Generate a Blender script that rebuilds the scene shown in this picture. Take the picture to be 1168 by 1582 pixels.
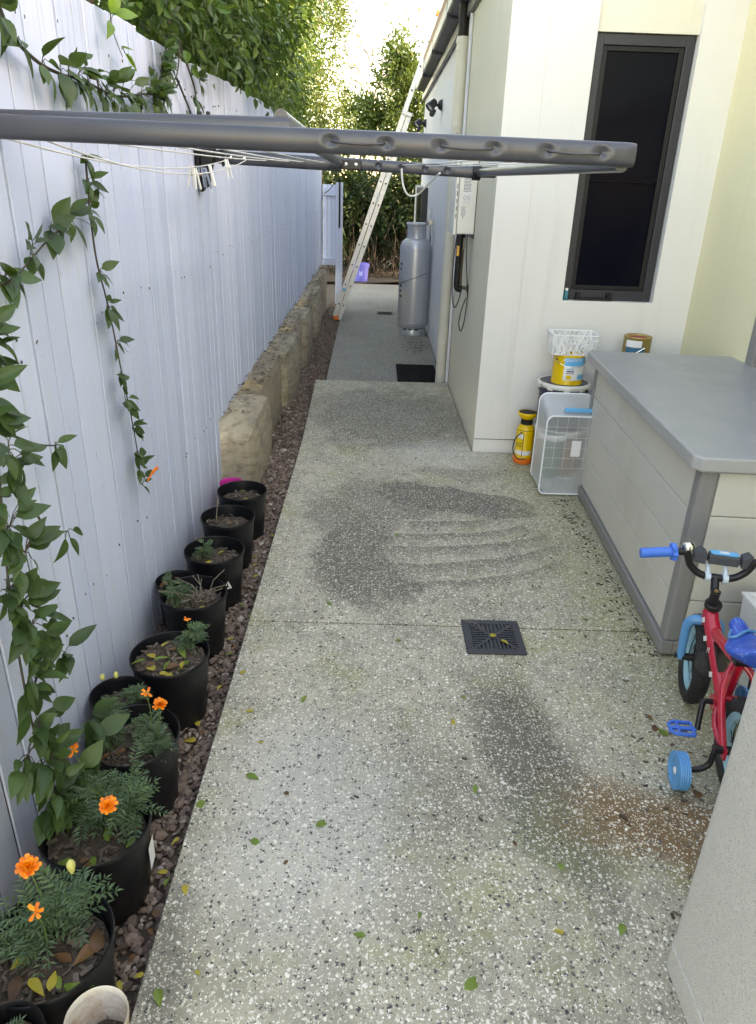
import bpy, math, random
import numpy as np
from mathutils import Vector, Matrix, noise as mnoise

for o in list(bpy.data.objects): bpy.data.objects.remove(o)
S = bpy.context.scene
COL = S.collection
R = math.radians
rnd = random.Random(7)
nrg = np.random.default_rng(11)

# ------------------------------------------------------------------ camera
YAW, PITCH, ROLL, FPX = R(.8), R(24.4), R(1.9), 1115.
CAMZ = 1.55
fwd = Vector((math.sin(YAW)*math.cos(PITCH), math.cos(YAW)*math.cos(PITCH), -math.sin(PITCH)))
rgt = Vector((math.cos(YAW), -math.sin(YAW), 0)); upv = rgt.cross(fwd)
r2 = math.cos(ROLL)*rgt + math.sin(ROLL)*upv; u2 = -math.sin(ROLL)*rgt + math.cos(ROLL)*upv
cd = bpy.data.cameras.new('camera'); cam = bpy.data.objects.new('camera', cd); COL.objects.link(cam)
cam.matrix_world = Matrix(((r2.x, u2.x, -fwd.x, 0), (r2.y, u2.y, -fwd.y, 0), (r2.z, u2.z, -fwd.z, CAMZ), (0, 0, 0, 1)))
cd.sensor_fit = 'VERTICAL'; cd.sensor_height = 36; cd.lens = 36*FPX/1582; cd.clip_start = .02; cd.clip_end = 600
S.camera = cam

# ------------------------------------------------------------------ world, sun, exposure
SUN_EL, SUN_AZ = R(20), R(112)          # azimuth measured clockwise from +Y (from the right, a little behind)
W = bpy.data.worlds.new('World'); S.world = W; W.use_nodes = True
wn = W.node_tree.nodes; wl = W.node_tree.links
sky = wn.new('ShaderNodeTexSky'); sky.sky_type = 'NISHITA'; sky.sun_disc = False
sky.sun_elevation = SUN_EL; sky.sun_rotation = SUN_AZ
sky.air_density = 1.; sky.dust_density = .7; sky.ozone_density = 1.0; sky.altitude = 20
bg = wn['Background']; bg.inputs[1].default_value = .15
wl.new(sky.outputs[0], bg.inputs[0])
sl = bpy.data.lights.new('sun', 'SUN'); sl.energy = 2.0; sl.angle = R(.6); sl.color = (1, .93, .82)
sun = bpy.data.objects.new('sun', sl); COL.objects.link(sun)
sdir = Vector((math.sin(SUN_AZ)*math.cos(SUN_EL), math.cos(SUN_AZ)*math.cos(SUN_EL), math.sin(SUN_EL)))
sun.rotation_euler = sdir.to_track_quat('Z', 'Y').to_euler(); sun.location = (8, -6, 9)
S.view_settings.view_transform = 'Standard'; S.view_settings.look = 'None'
S.view_settings.exposure = 3.3; S.view_settings.gamma = 1
S.view_settings.use_curve_mapping = False
S.view_settings.use_white_balance = True; S.view_settings.white_balance_temperature = 10400; S.view_settings.white_balance_tint = 19
S.render.engine = 'CYCLES'
S.cycles.max_bounces = 6; S.cycles.diffuse_bounces = 4; S.cycles.use_adaptive_sampling = True; S.cycles.adaptive_threshold = .02; S.cycles.transparent_max_bounces = 12

# ------------------------------------------------------------------ material helpers
class NT:
    def __init__(s, name):
        s.m = bpy.data.materials.new(name); s.m.use_nodes = True
        s.t = s.m.node_tree; s.n = s.t.nodes; s.l = s.t.links
        s.p = s.n['Principled BSDF']; s.out = s.n['Material Output']
        s._co = None; s.dim = '3D'
    def new(s, k, **kw):
        n = s.n.new('ShaderNode'+k)
        for a, b in kw.items(): setattr(n, a, b)
        return n
    def put(s, sock, v):
        if v is None: return
        if isinstance(v, bpy.types.NodeSocket): s.l.new(v, sock)
        elif isinstance(v, (tuple, list)) and len(v) == 3 and sock.type == 'RGBA': sock.default_value = (*v, 1)
        else: sock.default_value = v
    def co(s):
        if not s._co: s._co = s.new('TexCoord').outputs['Object']
        return s._co
    def math(s, op, a, b=None, c=None, clamp=False):
        n = s.new('Math', operation=op, use_clamp=clamp)
        s.put(n.inputs[0], a); s.put(n.inputs[1], b)
        if c is not None: s.put(n.inputs[2], c)
        return n.outputs[0]
    def vmath(s, op, a, b=None):
        n = s.new('VectorMath', operation=op); s.put(n.inputs[0], a)
        if b is not None: s.put(n.inputs[1], b)
        return n.outputs['Value'] if op in ('LENGTH', 'DISTANCE', 'DOT_PRODUCT') else n.outputs[0]
    def mix(s, f, a, b, mode='MIX'):
        n = s.new('Mix', data_type='RGBA', blend_type=mode); n.clamp_factor = True
        s.put(n.inputs[0], f); s.put(n.inputs[6], a); s.put(n.inputs[7], b); return n.outputs[2]
    def rng(s, v, a, b, c=0., d=1., smooth=True):
        n = s.new('MapRange'); n.interpolation_type = 'SMOOTHSTEP' if smooth else 'LINEAR'
        s.put(n.inputs[0], v)
        for i, x in enumerate((a, b, c, d)): s.put(n.inputs[i+1], x)
        return n.outputs[0]
    def noise(s, scale, detail=3., rough=.55, vec=None, dist=0.):
        n = s.new('TexNoise'); n.noise_dimensions = s.dim; s.put(n.inputs['Vector'], vec or s.co())
        n.inputs['Scale'].default_value = scale; n.inputs['Detail'].default_value = detail
        n.inputs['Roughness'].default_value = rough; n.inputs['Distortion'].default_value = dist
        return n.outputs[0]
    def vor(s, scale, vec=None, feature='F1', rand=1.):
        n = s.new('TexVoronoi', feature=feature, voronoi_dimensions=s.dim); s.put(n.inputs['Vector'], vec or s.co())
        n.inputs['Scale'].default_value = scale; n.inputs['Randomness'].default_value = rand
        return n
    def scaled(s, v3):
        return s.vmath('MULTIPLY', s.co(), v3)
    def bump(s, h, strength=.3, dist=.002, prev=None):
        n = s.new('Bump'); s.put(n.inputs['Height'], h)
        n.inputs['Strength'].default_value = strength; n.inputs['Distance'].default_value = dist
        if prev is not None: s.l.new(prev, n.inputs['Normal'])
        return n.outputs[0]
    def island(s): return s.new('NewGeometry').outputs['Random Per Island']
    def objrand(s): return s.new('ObjectInfo').outputs['Random']
    def fin(s, col=None, rough=None, metal=None, normal=None, **kw):
        s.put(s.p.inputs['Base Color'], col); s.put(s.p.inputs['Roughness'], rough)
        s.put(s.p.inputs['Metallic'], metal)
        if normal is not None: s.l.new(normal, s.p.inputs['Normal'])
        for k, v in kw.items(): s.put(s.p.inputs[k], v)
        return s.m

def plain(name, col, rough=.5, metal=0., var=.12, scale=12., bump=.15, bscale=60., bdist=.0012, dirt=None, **kw):
    """procedural paint/plastic: colour with soft wear, roughness variation and fine relief"""
    t = NT(name)
    a = tuple(c*(1-var) for c in col); b = tuple(min(1, c*(1+var)) for c in col)
    c = t.mix(t.noise(scale, 5, .65), a, b)
    if dirt:
        c = t.mix(t.math('MULTIPLY', t.rng(t.noise(dirt[1], 6, .7), .48, .72), dirt[2]), c, dirt[0])
    rr = t.rng(t.noise(scale*1.7, 3), .25, .75, max(.02, rough-.05), min(1, rough+.06))
    nm = t.bump(t.noise(bscale, 3), bump*.35, bdist) if bump else None
    return t.fin(c, rr, metal, nm, **kw)

def leafmat(name, cols, rough=.42, trans=.35, src='island', vein=True):
    """leaf: colour spread over the islands/objects, thin translucency"""
    t = NT(name)
    r = t.island() if src == 'island' else t.objrand()
    cr = t.new('ValToRGB'); cr.color_ramp.interpolation = 'LINEAR'
    e = cr.color_ramp.elements
    n = len(cols)
    e[0].position = 0; e[0].color = (*cols[0], 1); e[1].position = 1; e[1].color = (*cols[-1], 1)
    for i in range(1, n-1):
        x = e.new(i/(n-1)); x.color = (*cols[i], 1)
    t.l.new(r, cr.inputs[0])
    c = t.mix(t.math('MULTIPLY', t.noise(40, 3), .35), cr.outputs[0], tuple(x*.55 for x in cols[0]))
    t.fin(c, rough, 0)
    t.p.inputs['Specular IOR Level'].default_value = .4
    tr = t.new('BsdfTranslucent'); t.put(tr.inputs[0], t.mix(.35, c, (.35, .5, .05), 'MIX'))
    mx = t.new('MixShader'); mx.inputs[0].default_value = trans
    t.l.new(t.p.outputs[0], mx.inputs[1]); t.l.new(tr.outputs[0], mx.inputs[2]); t.l.new(mx.outputs[0], t.out.inputs[0])
    return t.m

# ------------------------------------------------------------------ mesh helpers
class B:
    def __init__(s): s.v = []; s.f = []
    def add(s, vs, fs, M=None):
        k = len(s.v)
        s.v += [tuple(M @ Vector(v)) if M is not None else tuple(v) for v in vs]
        s.f += [tuple(i+k for i in f) for f in fs]; return s
    def box(s, x0, x1, y0, y1, z0, z1, M=None):
        vs = [(x, y, z) for z in (z0, z1) for y in (y0, y1) for x in (x0, x1)]
        return s.add(vs, [(0, 2, 3, 1), (4, 5, 7, 6), (0, 1, 5, 4), (2, 6, 7, 3), (0, 4, 6, 2), (1, 3, 7, 5)], M)
    def tube(s, pts, rad, n=10, cap=True, sx=1., sy=1., up=None, closed=False):
        P = [Vector(p) for p in pts]; m = len(P)
        rr = rad if isinstance(rad, (list, tuple)) else [rad]*m
        T = []
        for i in range(m):
            a = P[(i-1) % m] if closed else P[max(i-1, 0)]; b = P[(i+1) % m] if closed else P[min(i+1, m-1)]
            T.append((b-a).normalized())
        u = Vector(up) if up else (Vector((0, 0, 1)) if abs(T[0].z) < .9 else Vector((1, 0, 0)))
        vs = []; fs = []
        for i in range(m):
            u = (u - T[i]*u.dot(T[i])).normalized(); w = T[i].cross(u)
            for k in range(n):
                a = 2*math.pi*k/n
                vs.append(P[i] + u*(math.sin(a)*rr[i]*sy) + w*(math.cos(a)*rr[i]*sx))
        for i in range(m if closed else m-1):
            j = (i+1) % m
            for k in range(n):
                fs.append((i*n+k, i*n+(k+1) % n, j*n+(k+1) % n, j*n+k))
        if cap and not closed:
            fs.append(tuple(range(n-1, -1, -1))); fs.append(tuple((m-1)*n+k for k in range(n)))
        return s.add(vs, fs)
    def lathe(s, prof, n=32, M=None, c=(0, 0, 0)):
        vs = []; fs = []
        for r, z in prof:
            for k in range(n):
                a = 2*math.pi*k/n; vs.append((c[0]+r*math.cos(a), c[1]+r*math.sin(a), c[2]+z))
        for i in range(len(prof)-1):
            for k in range(n):
                k2 = (k+1) % n
                fs.append((i*n+k, i*n+k2, (i+1)*n+k2, (i+1)*n+k))
        if prof[0][0] > 1e-6 and prof[0][0] < 1: fs.append(tuple(range(n-1, -1, -1)))
        if prof[-1][0] > 1e-6: fs.append(tuple((len(prof)-1)*n+k for k in range(n)))
        return s.add(vs, fs, M)
    def lathe_open(s, prof, n=32, M=None, c=(0, 0, 0)):
        f0 = len(s.f); s.lathe(prof, n, M, c)
        s.f = [f for f in s.f if len(f) == 4]; return s
    def prism(s, poly, d0, d1, axis='y', M=None):
        n = len(poly)
        mk = {'y': lambda p, d: (p[0], d, p[1]), 'x': lambda p, d: (d, p[0], p[1]), 'z': lambda p, d: (p[0], p[1], d)}[axis]
        vs = [mk(p, d0) for p in poly]+[mk(p, d1) for p in poly]
        fs = [tuple(range(n-1, -1, -1)), tuple(range(n, 2*n))]+[(i, (i+1) % n, n+(i+1) % n, n+i) for i in range(n)]
        return s.add(vs, fs, M)
    def mesh(s, name, org=(0, 0, 0)):
        me = bpy.data.meshes.new(name)
        o = Vector(org)
        me.from_pydata([tuple(Vector(v)-o) for v in s.v], [], s.f); me.update(); return me
    def obj(s, name, mat, parent=None, smooth=0, bevel=0, seg=2, org=None):
        """smooth: angle in degrees below which edges are smooth"""
        og = org if org is not None else (ORG.get(parent.name, (0, 0, 0)) if parent else (0, 0, 0))
        me = s.mesh(name, og)
        return link(name, me, mat, parent, smooth, bevel, seg, og)
ORG = {}
def link(name, me, mat, parent=None, smooth=0, bevel=0, seg=2, og=(0, 0, 0)):
    o = bpy.data.objects.new(name, me); COL.objects.link(o)
    if mat is not None and not me.materials: me.materials.append(mat)
    if smooth and len(me.polygons):
        me.polygons.foreach_set('use_smooth', [True]*len(me.polygons)); me.set_sharp_from_angle(angle=R(smooth))
    if bevel:
        b = o.modifiers.new('bevel', 'BEVEL'); b.width = bevel; b.segments = seg; b.limit_method = 'ANGLE'; b.angle_limit = R(35)
        b.harden_normals = False
    if parent: o.parent = parent
    else: o.location = og
    ORG[o.name] = og
    return o
def tag(o, label=None, cat=None, group=None, kind=None):
    for k, v in (('label', label), ('category', cat), ('group', group), ('kind', kind)):
        if v: o[k] = v
    return o
def thing(name, label, cat, loc=(0, 0, 0), rz=0, group=None, local=False):
    e = bpy.data.objects.new(name, None); COL.objects.link(e); e.location = loc; e.rotation_euler = (0, 0, rz)
    e.empty_display_size = .1; ORG[e.name] = (0, 0, 0) if local else tuple(loc)
    return tag(e, label, cat, group)
def struct(o): o['kind'] = 'structure'; return o
def bez(p0, p1, p2, p3, n=12):
    p0, p1, p2, p3 = map(Vector, (p0, p1, p2, p3)); out = []
    for i in range(n+1):
        t = i/n; out.append(p0*(1-t)**3+p1*3*t*(1-t)**2+p2*3*t*t*(1-t)+p3*t**3)
    return out
def smoothpath(pts, n=6):
    P = [Vector(p) for p in pts]; out = []
    for i in range(len(P)-1):
        a = P[max(i-1, 0)]; b = P[i]; c = P[i+1]; d = P[min(i+2, len(P)-1)]
        for k in range(n):
            t = k/n
            out.append(.5*((2*b)+(c-a)*t+(2*a-5*b+4*c-d)*t*t+(3*b-a-3*c+d)*t**3))
    out.append(P[-1]); return out
def text_mesh(body, size, ext=.0004):
    c = bpy.data.curves.new('text', 'FONT'); c.body = body; c.size = size; c.extrude = ext; c.align_x = 'CENTER'; c.resolution_u = 2
    o = bpy.data.objects.new('text', c); COL.objects.link(o)
    dg = bpy.context.evaluated_depsgraph_get(); me = bpy.data.meshes.new_from_object(o.evaluated_get(dg))
    vs = [tuple(v.co) for v in me.vertices]; fs = [tuple(p.vertices) for p in me.polygons]
    bpy.data.objects.remove(o); bpy.data.curves.remove(c); bpy.data.meshes.remove(me)
    return vs, fs
def fbm(p, s=1., o=3):
    return mnoise.fractal(Vector(p)*s, 1., 2., o)

# ------------------------------------------------------------------ materials
def concrete(name, lower=False):
    t = NT(name); co = t.co(); t.dim = '2D'
    warp = t.new('TexNoise', noise_dimensions='2D'); t.l.new(co, warp.inputs['Vector']); warp.inputs['Scale'].default_value = 95; warp.inputs['Detail'].default_value = 2
    wv = t.vmath('MULTIPLY', t.vmath('SUBTRACT', warp.outputs['Color'], (.5, .5, .5)), (.011, .011, 0))
    flat = t.vmath('MULTIPLY', t.vmath('ADD', co, wv), (1, 1, 0))
    big = t.noise(1.3, 4, .6); mid = t.noise(5, 5, .65); fine = t.noise(220, 3, .7)
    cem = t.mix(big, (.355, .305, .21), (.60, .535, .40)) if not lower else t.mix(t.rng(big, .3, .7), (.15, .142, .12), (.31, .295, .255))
    cem = t.mix(t.math('MULTIPLY', fine, .5), cem, (.20, .19, .16))
    # dark film of dirt and algae with its own blotchy shape
    grime = t.rng(mid, .40, .62)
    cem = t.mix(t.math('MULTIPLY', grime, .46), cem, (.20, .185, .14))
    cem = t.mix(t.math('MULTIPLY', t.rng(t.noise(22, 4, .7), .5, .7), .4), cem, (.17, .155, .12))
    alg = t.rng(t.noise(2.6, 6, .7, vec=t.vmath('ADD', co, (7.3, 2.1, 0))), .5, .72)
    cem = t.mix(t.math('MULTIPLY', alg, .62), cem, (.29, .275, .11))
    sx = t.new('SeparateXYZ'); t.l.new(co, sx.inputs[0])
    X, Y = sx.outputs[0], sx.outputs[1]
    film = None
    if not lower:
        nz = t.noise(7, 6, .72)
        dw = t.new('TexNoise', noise_dimensions='2D'); t.l.new(co, dw.inputs['Vector']); dw.inputs['Scale'].default_value = 3.1; dw.inputs['Detail'].default_value = 3
        dv = t.vmath('MULTIPLY', t.vmath('SUBTRACT', dw.outputs['Color'], (.5, .5, .5)), (.20, .20, 0))
        sw_ = t.new('SeparateXYZ'); t.l.new(t.vmath('ADD', co, dv), sw_.inputs[0]); X0, Y0 = X, Y; X, Y = sw_.outputs[0], sw_.outputs[1]
        def blob(cx, cy, rx, ry, soft=.5, ns=.55, rot=0):
            dx = t.math('SUBTRACT', X, cx); dy = t.math('SUBTRACT', Y, cy)
            ca, sa = math.cos(rot), math.sin(rot)
            ux = t.math('MULTIPLY', t.math('ADD', t.math('MULTIPLY', dx, ca), t.math('MULTIPLY', dy, sa)), 1/rx)
            uy = t.math('MULTIPLY', t.math('ADD', t.math('MULTIPLY', dx, -sa), t.math('MULTIPLY', dy, ca)), 1/ry)
            d = t.math('SQRT', t.math('ADD', t.math('MULTIPLY', ux, ux), t.math('MULTIPLY', uy, uy)))
            d = t.math('ADD', d, t.math('MULTIPLY', t.math('SUBTRACT', nz, .5), ns))
            return t.rng(d, 1-soft/2, 1+soft/2, 1., 0.)
        # half-washed patch: dark lobes crossed by cleaner sweeps of the nozzle
        lobes = t.math('MAXIMUM', blob(.46, 3.60, .46, .17, .10, .35, -.30), t.math('MULTIPLY', blob(.04, 2.90, .27, .42, .5, 1.0, .25), .92))
        lobes = t.math('MAXIMUM', lobes, t.math('MULTIPLY', blob(.12, 3.42, .46, .42, .4, .8), .74))
        zone = blob(.50, 3.02, .42, .42, .16, .25)
        arcy = t.math('SUBTRACT', Y0, t.math('MULTIPLY', t.math('MULTIPLY', t.math('SUBTRACT', X0, .22), t.math('SUBTRACT', X0, .22)), .5))
        arcy = t.math('ADD', arcy, t.math('MULTIPLY', t.math('SUBTRACT', t.noise(1.6, 2), .5), .12))
        saw = t.math('FRACT', t.math('MULTIPLY', arcy, 6.6))
        swirl = t.math('MAXIMUM', t.math('MULTIPLY', lobes, t.math('SUBTRACT', 1, t.math('MULTIPLY', zone, .75))), t.math('MULTIPLY', zone, t.rng(saw, 0., .80, .12, .72)))
        cut = t.math('MULTIPLY', zone, t.rng(saw, .84, .92, 0, .8))
        swirl = t.math('SUBTRACT', swirl, cut, clamp=True)
        film = t.math('MULTIPLY', swirl, .86)
        dk = t.math('MULTIPLY', blob(.50, 1.62, .13, .42, 1.0, .9, .18), .8)
        dk = t.math('MAXIMUM', dk, t.math('MULTIPLY', blob(.12, 1.55, .35, .22, 1.2, 1.0), .38))
        film = t.math('MAXIMUM', film, dk)
        film = t.math('MAXIMUM', film, t.math('MULTIPLY', blob(.15, 5.15, .62, .75, .8, 1.2), .72))
        film = t.math('MAXIMUM', film, t.math('MULTIPLY', blob(.62, 4.0, .30, .10, .9, 1.0), .45))
        film = t.math('MAXIMUM', film, t.math('MULTIPLY', blob(-.42, 1.02, .07, .25, 1.2, .9), .5))
        cem = t.mix(film, cem, (.085, .075, .057))
        gr = t.math('MULTIPLY', blob(.54, 1.40, .16, .11, 1.2, 1.0), .55)
        cem = t.mix(gr, cem, (.16, .18, .085))
        green_edge = t.math('MULTIPLY', t.rng(t.math('SUBTRACT', X, t.math('MULTIPLY', mid, .5)), .35, .75), t.rng(Y, 1.2, 2.2))
        cem = t.mix(t.math('MULTIPLY', green_edge, .55), cem, (.29, .28, .12))
        cem = t.mix(t.math('MULTIPLY', blob(.82, 1.42, .27, .14, 1.0, .9, -.25), .95), cem, (.185, .10, .04))
        cem = t.mix(t.math('MULTIPLY', blob(.45, 4.35, .35, .22, .8, .8), .35), cem, (.55, .54, .5))
        cem = t.mix(t.math('MULTIPLY', blob(-.15, 1.45, .25, .35, 1.1, .8), .4), cem, (.58, .57, .53))
    # exposed aggregate: three sizes of chips, each cell its own stone
    c = cem; h = None
    for sc, thr, keepw, keepd in ((60, .22, .30, .42), (96, .26, .40, .53), (170, .32, .46, .58)):
        v = t.vor(sc, flat); sp = t.new('SeparateColor'); t.l.new(v.outputs['Color'], sp.inputs[0])
        size = t.math('MULTIPLY', sp.outputs[2], thr)
        size = t.math('ADD', size, .10)
        m = t.rng(t.math('SUBTRACT', v.outputs['Distance'], size), -.05, .03, 1, 0)
        isw = t.math('LESS_THAN', sp.outputs[0], keepw); isd = t.math('MULTIPLY', t.math('GREATER_THAN', sp.outputs[0], keepw), t.math('LESS_THAN', sp.outputs[0], keepd))
        wcol = t.mix(sp.outputs[1], (.44, .39, .285), (.82, .775, .67))
        if film is not None: wcol = t.mix(t.math('MULTIPLY', film, .45), wcol, (.3, .29, .25))
        dcol = t.mix(sp.outputs[1], (.03, .032, .036), (.13, .125, .115))
        c = t.mix(t.math('MULTIPLY', m, isd), c, dcol)
        c = t.mix(t.math('MULTIPLY', m, isw), c, wcol)
        hh = t.math('MULTIPLY', m, t.math('MAXIMUM', isw, isd))
        h = hh if h is None else t.math('MAXIMUM', h, hh)
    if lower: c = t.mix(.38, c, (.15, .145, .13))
    nm = t.bump(t.noise(170, 2, .6), .5, .002)
    return t.fin(c, t.rng(fine, .2, .8, .62, .9), 0, nm)
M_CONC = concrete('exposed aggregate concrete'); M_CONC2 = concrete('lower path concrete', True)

def m_ground():
    t = NT('dark soil'); c = t.mix(t.noise(9, 6, .7), (.035, .025, .018), (.12, .09, .065))
    c = t.mix(t.rng(t.vor(60).outputs['Distance'], .1, .4), c, (.09, .065, .045))
    return t.fin(c, .95, 0, t.bump(t.noise(50, 6, .7), .8, .01))
M_SOIL = m_ground()
def m_gravel():
    t = NT('gravel stones'); r = t.island(); cr = t.new('ValToRGB'); e = cr.color_ramp.elements
    e[0].color = (.10, .075, .064, 1); e[1].color = (.52, .46, .40, 1); e[1].position = 1
    for p, c in ((.25, (.165, .105, .078)), (.5, (.235, .165, .125)), (.72, (.19, .13, .105)), (.88, (.33, .235, .175))): x = e.new(p); x.color = (*c, 1)
    t.l.new(r, cr.inputs[0]); c = t.mix(t.math('MULTIPLY', t.noise(120, 4), .6), cr.outputs[0], (.09, .058, .042))
    return t.fin(c, .85, 0, t.bump(t.noise(300, 3), .5, .001))
M_GRAVEL = m_gravel()
def m_fence():
    t = NT('weathered white fence paint sky tinted'); o = t.objrand()
    streak = t.noise(1, 5, .7, vec=t.scaled((38, 38, 1.6)))
    grain = t.noise(1, 4, .7, vec=t.scaled((160, 160, 5)))
    c = t.mix(o, (.48, .55, .71), (.58, .65, .80))  # white paint with the blue of the skylight mixed into its colour
    c = t.mix(t.math('MULTIPLY', t.rng(streak, .45, .75), .45), c, (.52, .53, .55))
    sx = t.new('SeparateXYZ'); t.l.new(t.co(), sx.inputs[0]); z = sx.outputs[2]
    c = t.mix(t.math('MULTIPLY', t.rng(t.math('ADD', z, t.math('MULTIPLY', streak, .5)), .6, .05), .75), c, (.36, .355, .31))
    drip = t.math('MULTIPLY', t.rng(z, 1.55, 2.1), t.rng(t.noise(1, 4, .7, vec=t.scaled((60, 60, 2.2))), .5, .7))
    c = t.mix(t.math('MULTIPLY', drip, .8), c, (.26, .25, .25))
    nick = t.rng(t.noise(1, 3, .6, vec=t.scaled((60, 60, 18))), .70, .75)
    c = t.mix(t.math('MULTIPLY', nick, .55), c, (.20, .18, .16))
    nm = t.bump(t.math('ADD', grain, t.math('MULTIPLY', streak, .8)), .55, .002)
    return t.fin(c, t.rng(grain, .3, .7, .5, .72), 0, nm)
M_FENCE = m_fence()
def m_render(name, col, dirt=.26):
    t = NT(name); c = t.mix(t.noise(1.1, 5, .6), tuple(x*.93 for x in col), tuple(min(1, x*1.04) for x in col))
    run = t.rng(t.noise(1, 5, .7, vec=t.scaled((9, 9, .5))), .5, .8)
    c = t.mix(t.math('MULTIPLY', run, dirt), c, tuple(x*.62 for x in col))
    sp = t.rng(t.vor(5.5).outputs['Distance'], .012, .02, 1, 0)
    c = t.mix(t.math('MULTIPLY', sp, .7), c, (.12, .1, .08))
    nm = t.bump(t.math('ADD', t.noise(320, 3, .6), t.noise(60, 3)), .22, .0016)
    return t.fin(c, .82, 0, nm)
M_WALL = m_render('cream render', (.70, .67, .55)); M_WALLF = m_render('pale grey cream render', (.70, .695, .66)); M_WALL_BOUNCE = m_render('cream render bounce tinted', (.74, .69, .46)); M_WALL_SKY = m_render('side wall render sky tinted', (.68, .70, .755), .1)  # yellow copy has warm bounce light in its colour, side copy blue skylight
def m_stone():
    t = NT('sawn sandstone'); o = t.objrand()
    c = t.mix(o, (.31, .255, .18), (.44, .37, .27))
    oo = t.math('MULTIPLY', o, 37.)
    off = t.new('CombineXYZ'); t.l.new(oo, off.inputs[0]); t.l.new(oo, off.inputs[1]); t.l.new(oo, off.inputs[2])
    sv = t.vmath('ADD', t.vmath('MULTIPLY', t.co(), (16, 7, 30)), off.outputs[0])
    b = t.noise(1, 5, .62, vec=sv, dist=.25)
    c = t.mix(t.math('MULTIPLY', t.rng(b, .42, .66), .9), c, (.235, .185, .12))
    c = t.mix(t.math('MULTIPLY', t.rng(t.noise(5, 6, .7), .5, .68), .65), c, (.13, .12, .095))
    c = t.mix(t.math('MULTIPLY', t.rng(t.noise(3.2, 4, .6), .55, .75), .5), c, (.46, .40, .29))
    nm = t.bump(t.math('ADD', b, t.math('MULTIPLY', t.noise(90, 5, .7), .7)), .7, .012)
    return t.fin(c, .9, 0, nm)
M_STONE = m_stone()
M_POT = plain('black pot plastic', (.006, .0065, .0085), .42, var=.3, bump=.1, dirt=((.05, .042, .035), 14, .3), **{'Specular IOR Level': .3})
def m_tube():
    t = NT('grey powder coat'); return t.fin(t.mix(t.rng(t.noise(9, 3), .3, .7), (.038, .042, .052), (.048, .052, .063)), .3, 0)
M_GREYTUBE = m_tube()
M_BLACKP = plain('black plastic', (.007, .007, .008), .5, bump=.08, **{'Specular IOR Level': .35})
M_MATB = plain('black rubber', (.004, .004, .0045), .85, bump=.2, **{'Specular IOR Level': .15})
M_DARKALU = plain('charcoal aluminium', (.022, .024, .032), .38, var=.08, bump=.05)
def m_pane():
    t = NT('dark window glass')
    c = t.mix(t.noise(2, 3), (.0022, .003, .007), (.004, .005, .010))
    return t.fin(c, t.rng(t.noise(5, 4), .3, .7, .08, .2), 0, **{'Specular IOR Level': .12})
M_PANE = m_pane()
M_ALU = plain('brushed aluminium', (.56, .60, .66), .34, .7, var=.06, bump=.12, bscale=90)
M_SILVER = plain('silver cylinder paint', (.52, .54, .58), .36, .5, var=.04, scale=5, bump=.02, dirt=((.25, .25, .25), 4, .2))
M_WHITEP = plain('white plastic', (.80, .81, .80), .4, var=.04, bump=.05)
M_CREAMP = plain('cream enamel', (.74, .73, .67), .38, var=.03, bump=.04)
M_PIPE = plain('cream downpipe paint', (.66, .64, .56), .42, var=.05, bump=.08, dirt=((.42, .38, .3), 3, .3))
M_BOXLID = plain('grey lid plastic', (.33, .33, .32), .42, var=.08, scale=4, bump=.3, bscale=180, bdist=.0006, dirt=((.33, .33, .33), 3, .35))
M_BOXWALL = plain('warm grey panel plastic', (.54, .52, .46), .5, var=.06, scale=3, bump=.5, bscale=45, bdist=.001, dirt=((.40, .37, .30), 2.2, .4))
M_BOXFRM = plain('mid grey post plastic', (.215, .212, .205), .45, var=.06, bump=.15)
M_PURPLE = plain('violet bucket plastic', (.14, .15, .58), .4, var=.06, bump=.05)
M_YELLOW = plain('yellow plastic', (.80, .50, .01), .35, var=.06, bump=.04, dirt=((.25, .16, .03), 9, .4))
M_ORANGEP = plain('orange plastic', (.85, .17, .02), .4, bump=.05)
M_BLUEL = plain('label blue', (.06, .42, .72), .4, bump=0)
M_LABW = plain('label white', (.75, .75, .74), .5, var=.05, bump=0)
M_LABK = plain('label ink', (.03, .03, .035), .6, bump=0)
M_TINGOLD = plain('old tin', (.42, .30, .10), .36, .5, var=.25, bump=.1, dirt=((.16, .11, .06), 12, .6))
M_LIDW = plain('dirty white lid', (.66, .64, .58), .45, var=.08, dirt=((.28, .22, .14), 10, .6))
M_PAINTD = plain('dried brown paint', (.30, .20, .11), .6, var=.25, scale=18, bump=.4)
M_NAVY = plain('navy bucket plastic', (.035, .04, .075), .4, bump=.05)
M_BROWNB = plain('terracotta bucket plastic', (.32, .16, .09), .5, bump=.05)
def m_clear():
    t = NT('clear cloudy plastic')
    t.fin(t.mix(t.noise(6, 4), (.70, .72, .72), (.84, .86, .86)), .28, 0, t.bump(t.noise(20, 3), .1, .001))
    t.p.inputs['Alpha'].default_value = .30
    return t.m
M_CLEAR = m_clear()
def m_clear2():
    t = NT('clear plastic side'); t.fin(t.mix(t.noise(6, 4), (.66, .69, .69), (.8, .83, .83)), .3, 0); t.p.inputs['Alpha'].default_value = .62; return t.m
M_CLEAR2 = m_clear2()
M_RED = plain('red bike paint', (.52, .012, .035), .22, var=.08, bump=.03, dirt=((.3, .02, .03), 20, .3))
M_RED.node_tree.nodes['Principled BSDF'].inputs['Coat Weight'].default_value = .5
M_BIKEBLUE = plain('sky blue bike paint', (.055, .27, .52), .3, bump=.03)
M_PALEBLUE = plain('pale blue rim', (.25, .52, .62), .35, bump=.03)
M_GRIP = plain('blue rubber', (.02, .17, .62), .42, bump=.1)
M_TYRE = plain('tyre rubber', (.010, .010, .011), .75, var=.2, dirt=((.09, .085, .075), 9, .5), bump=.4, bscale=120, bdist=.002)
M_BLKMET = plain('black metal', (.014, .014, .015), .38, .2, bump=.06)
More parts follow.
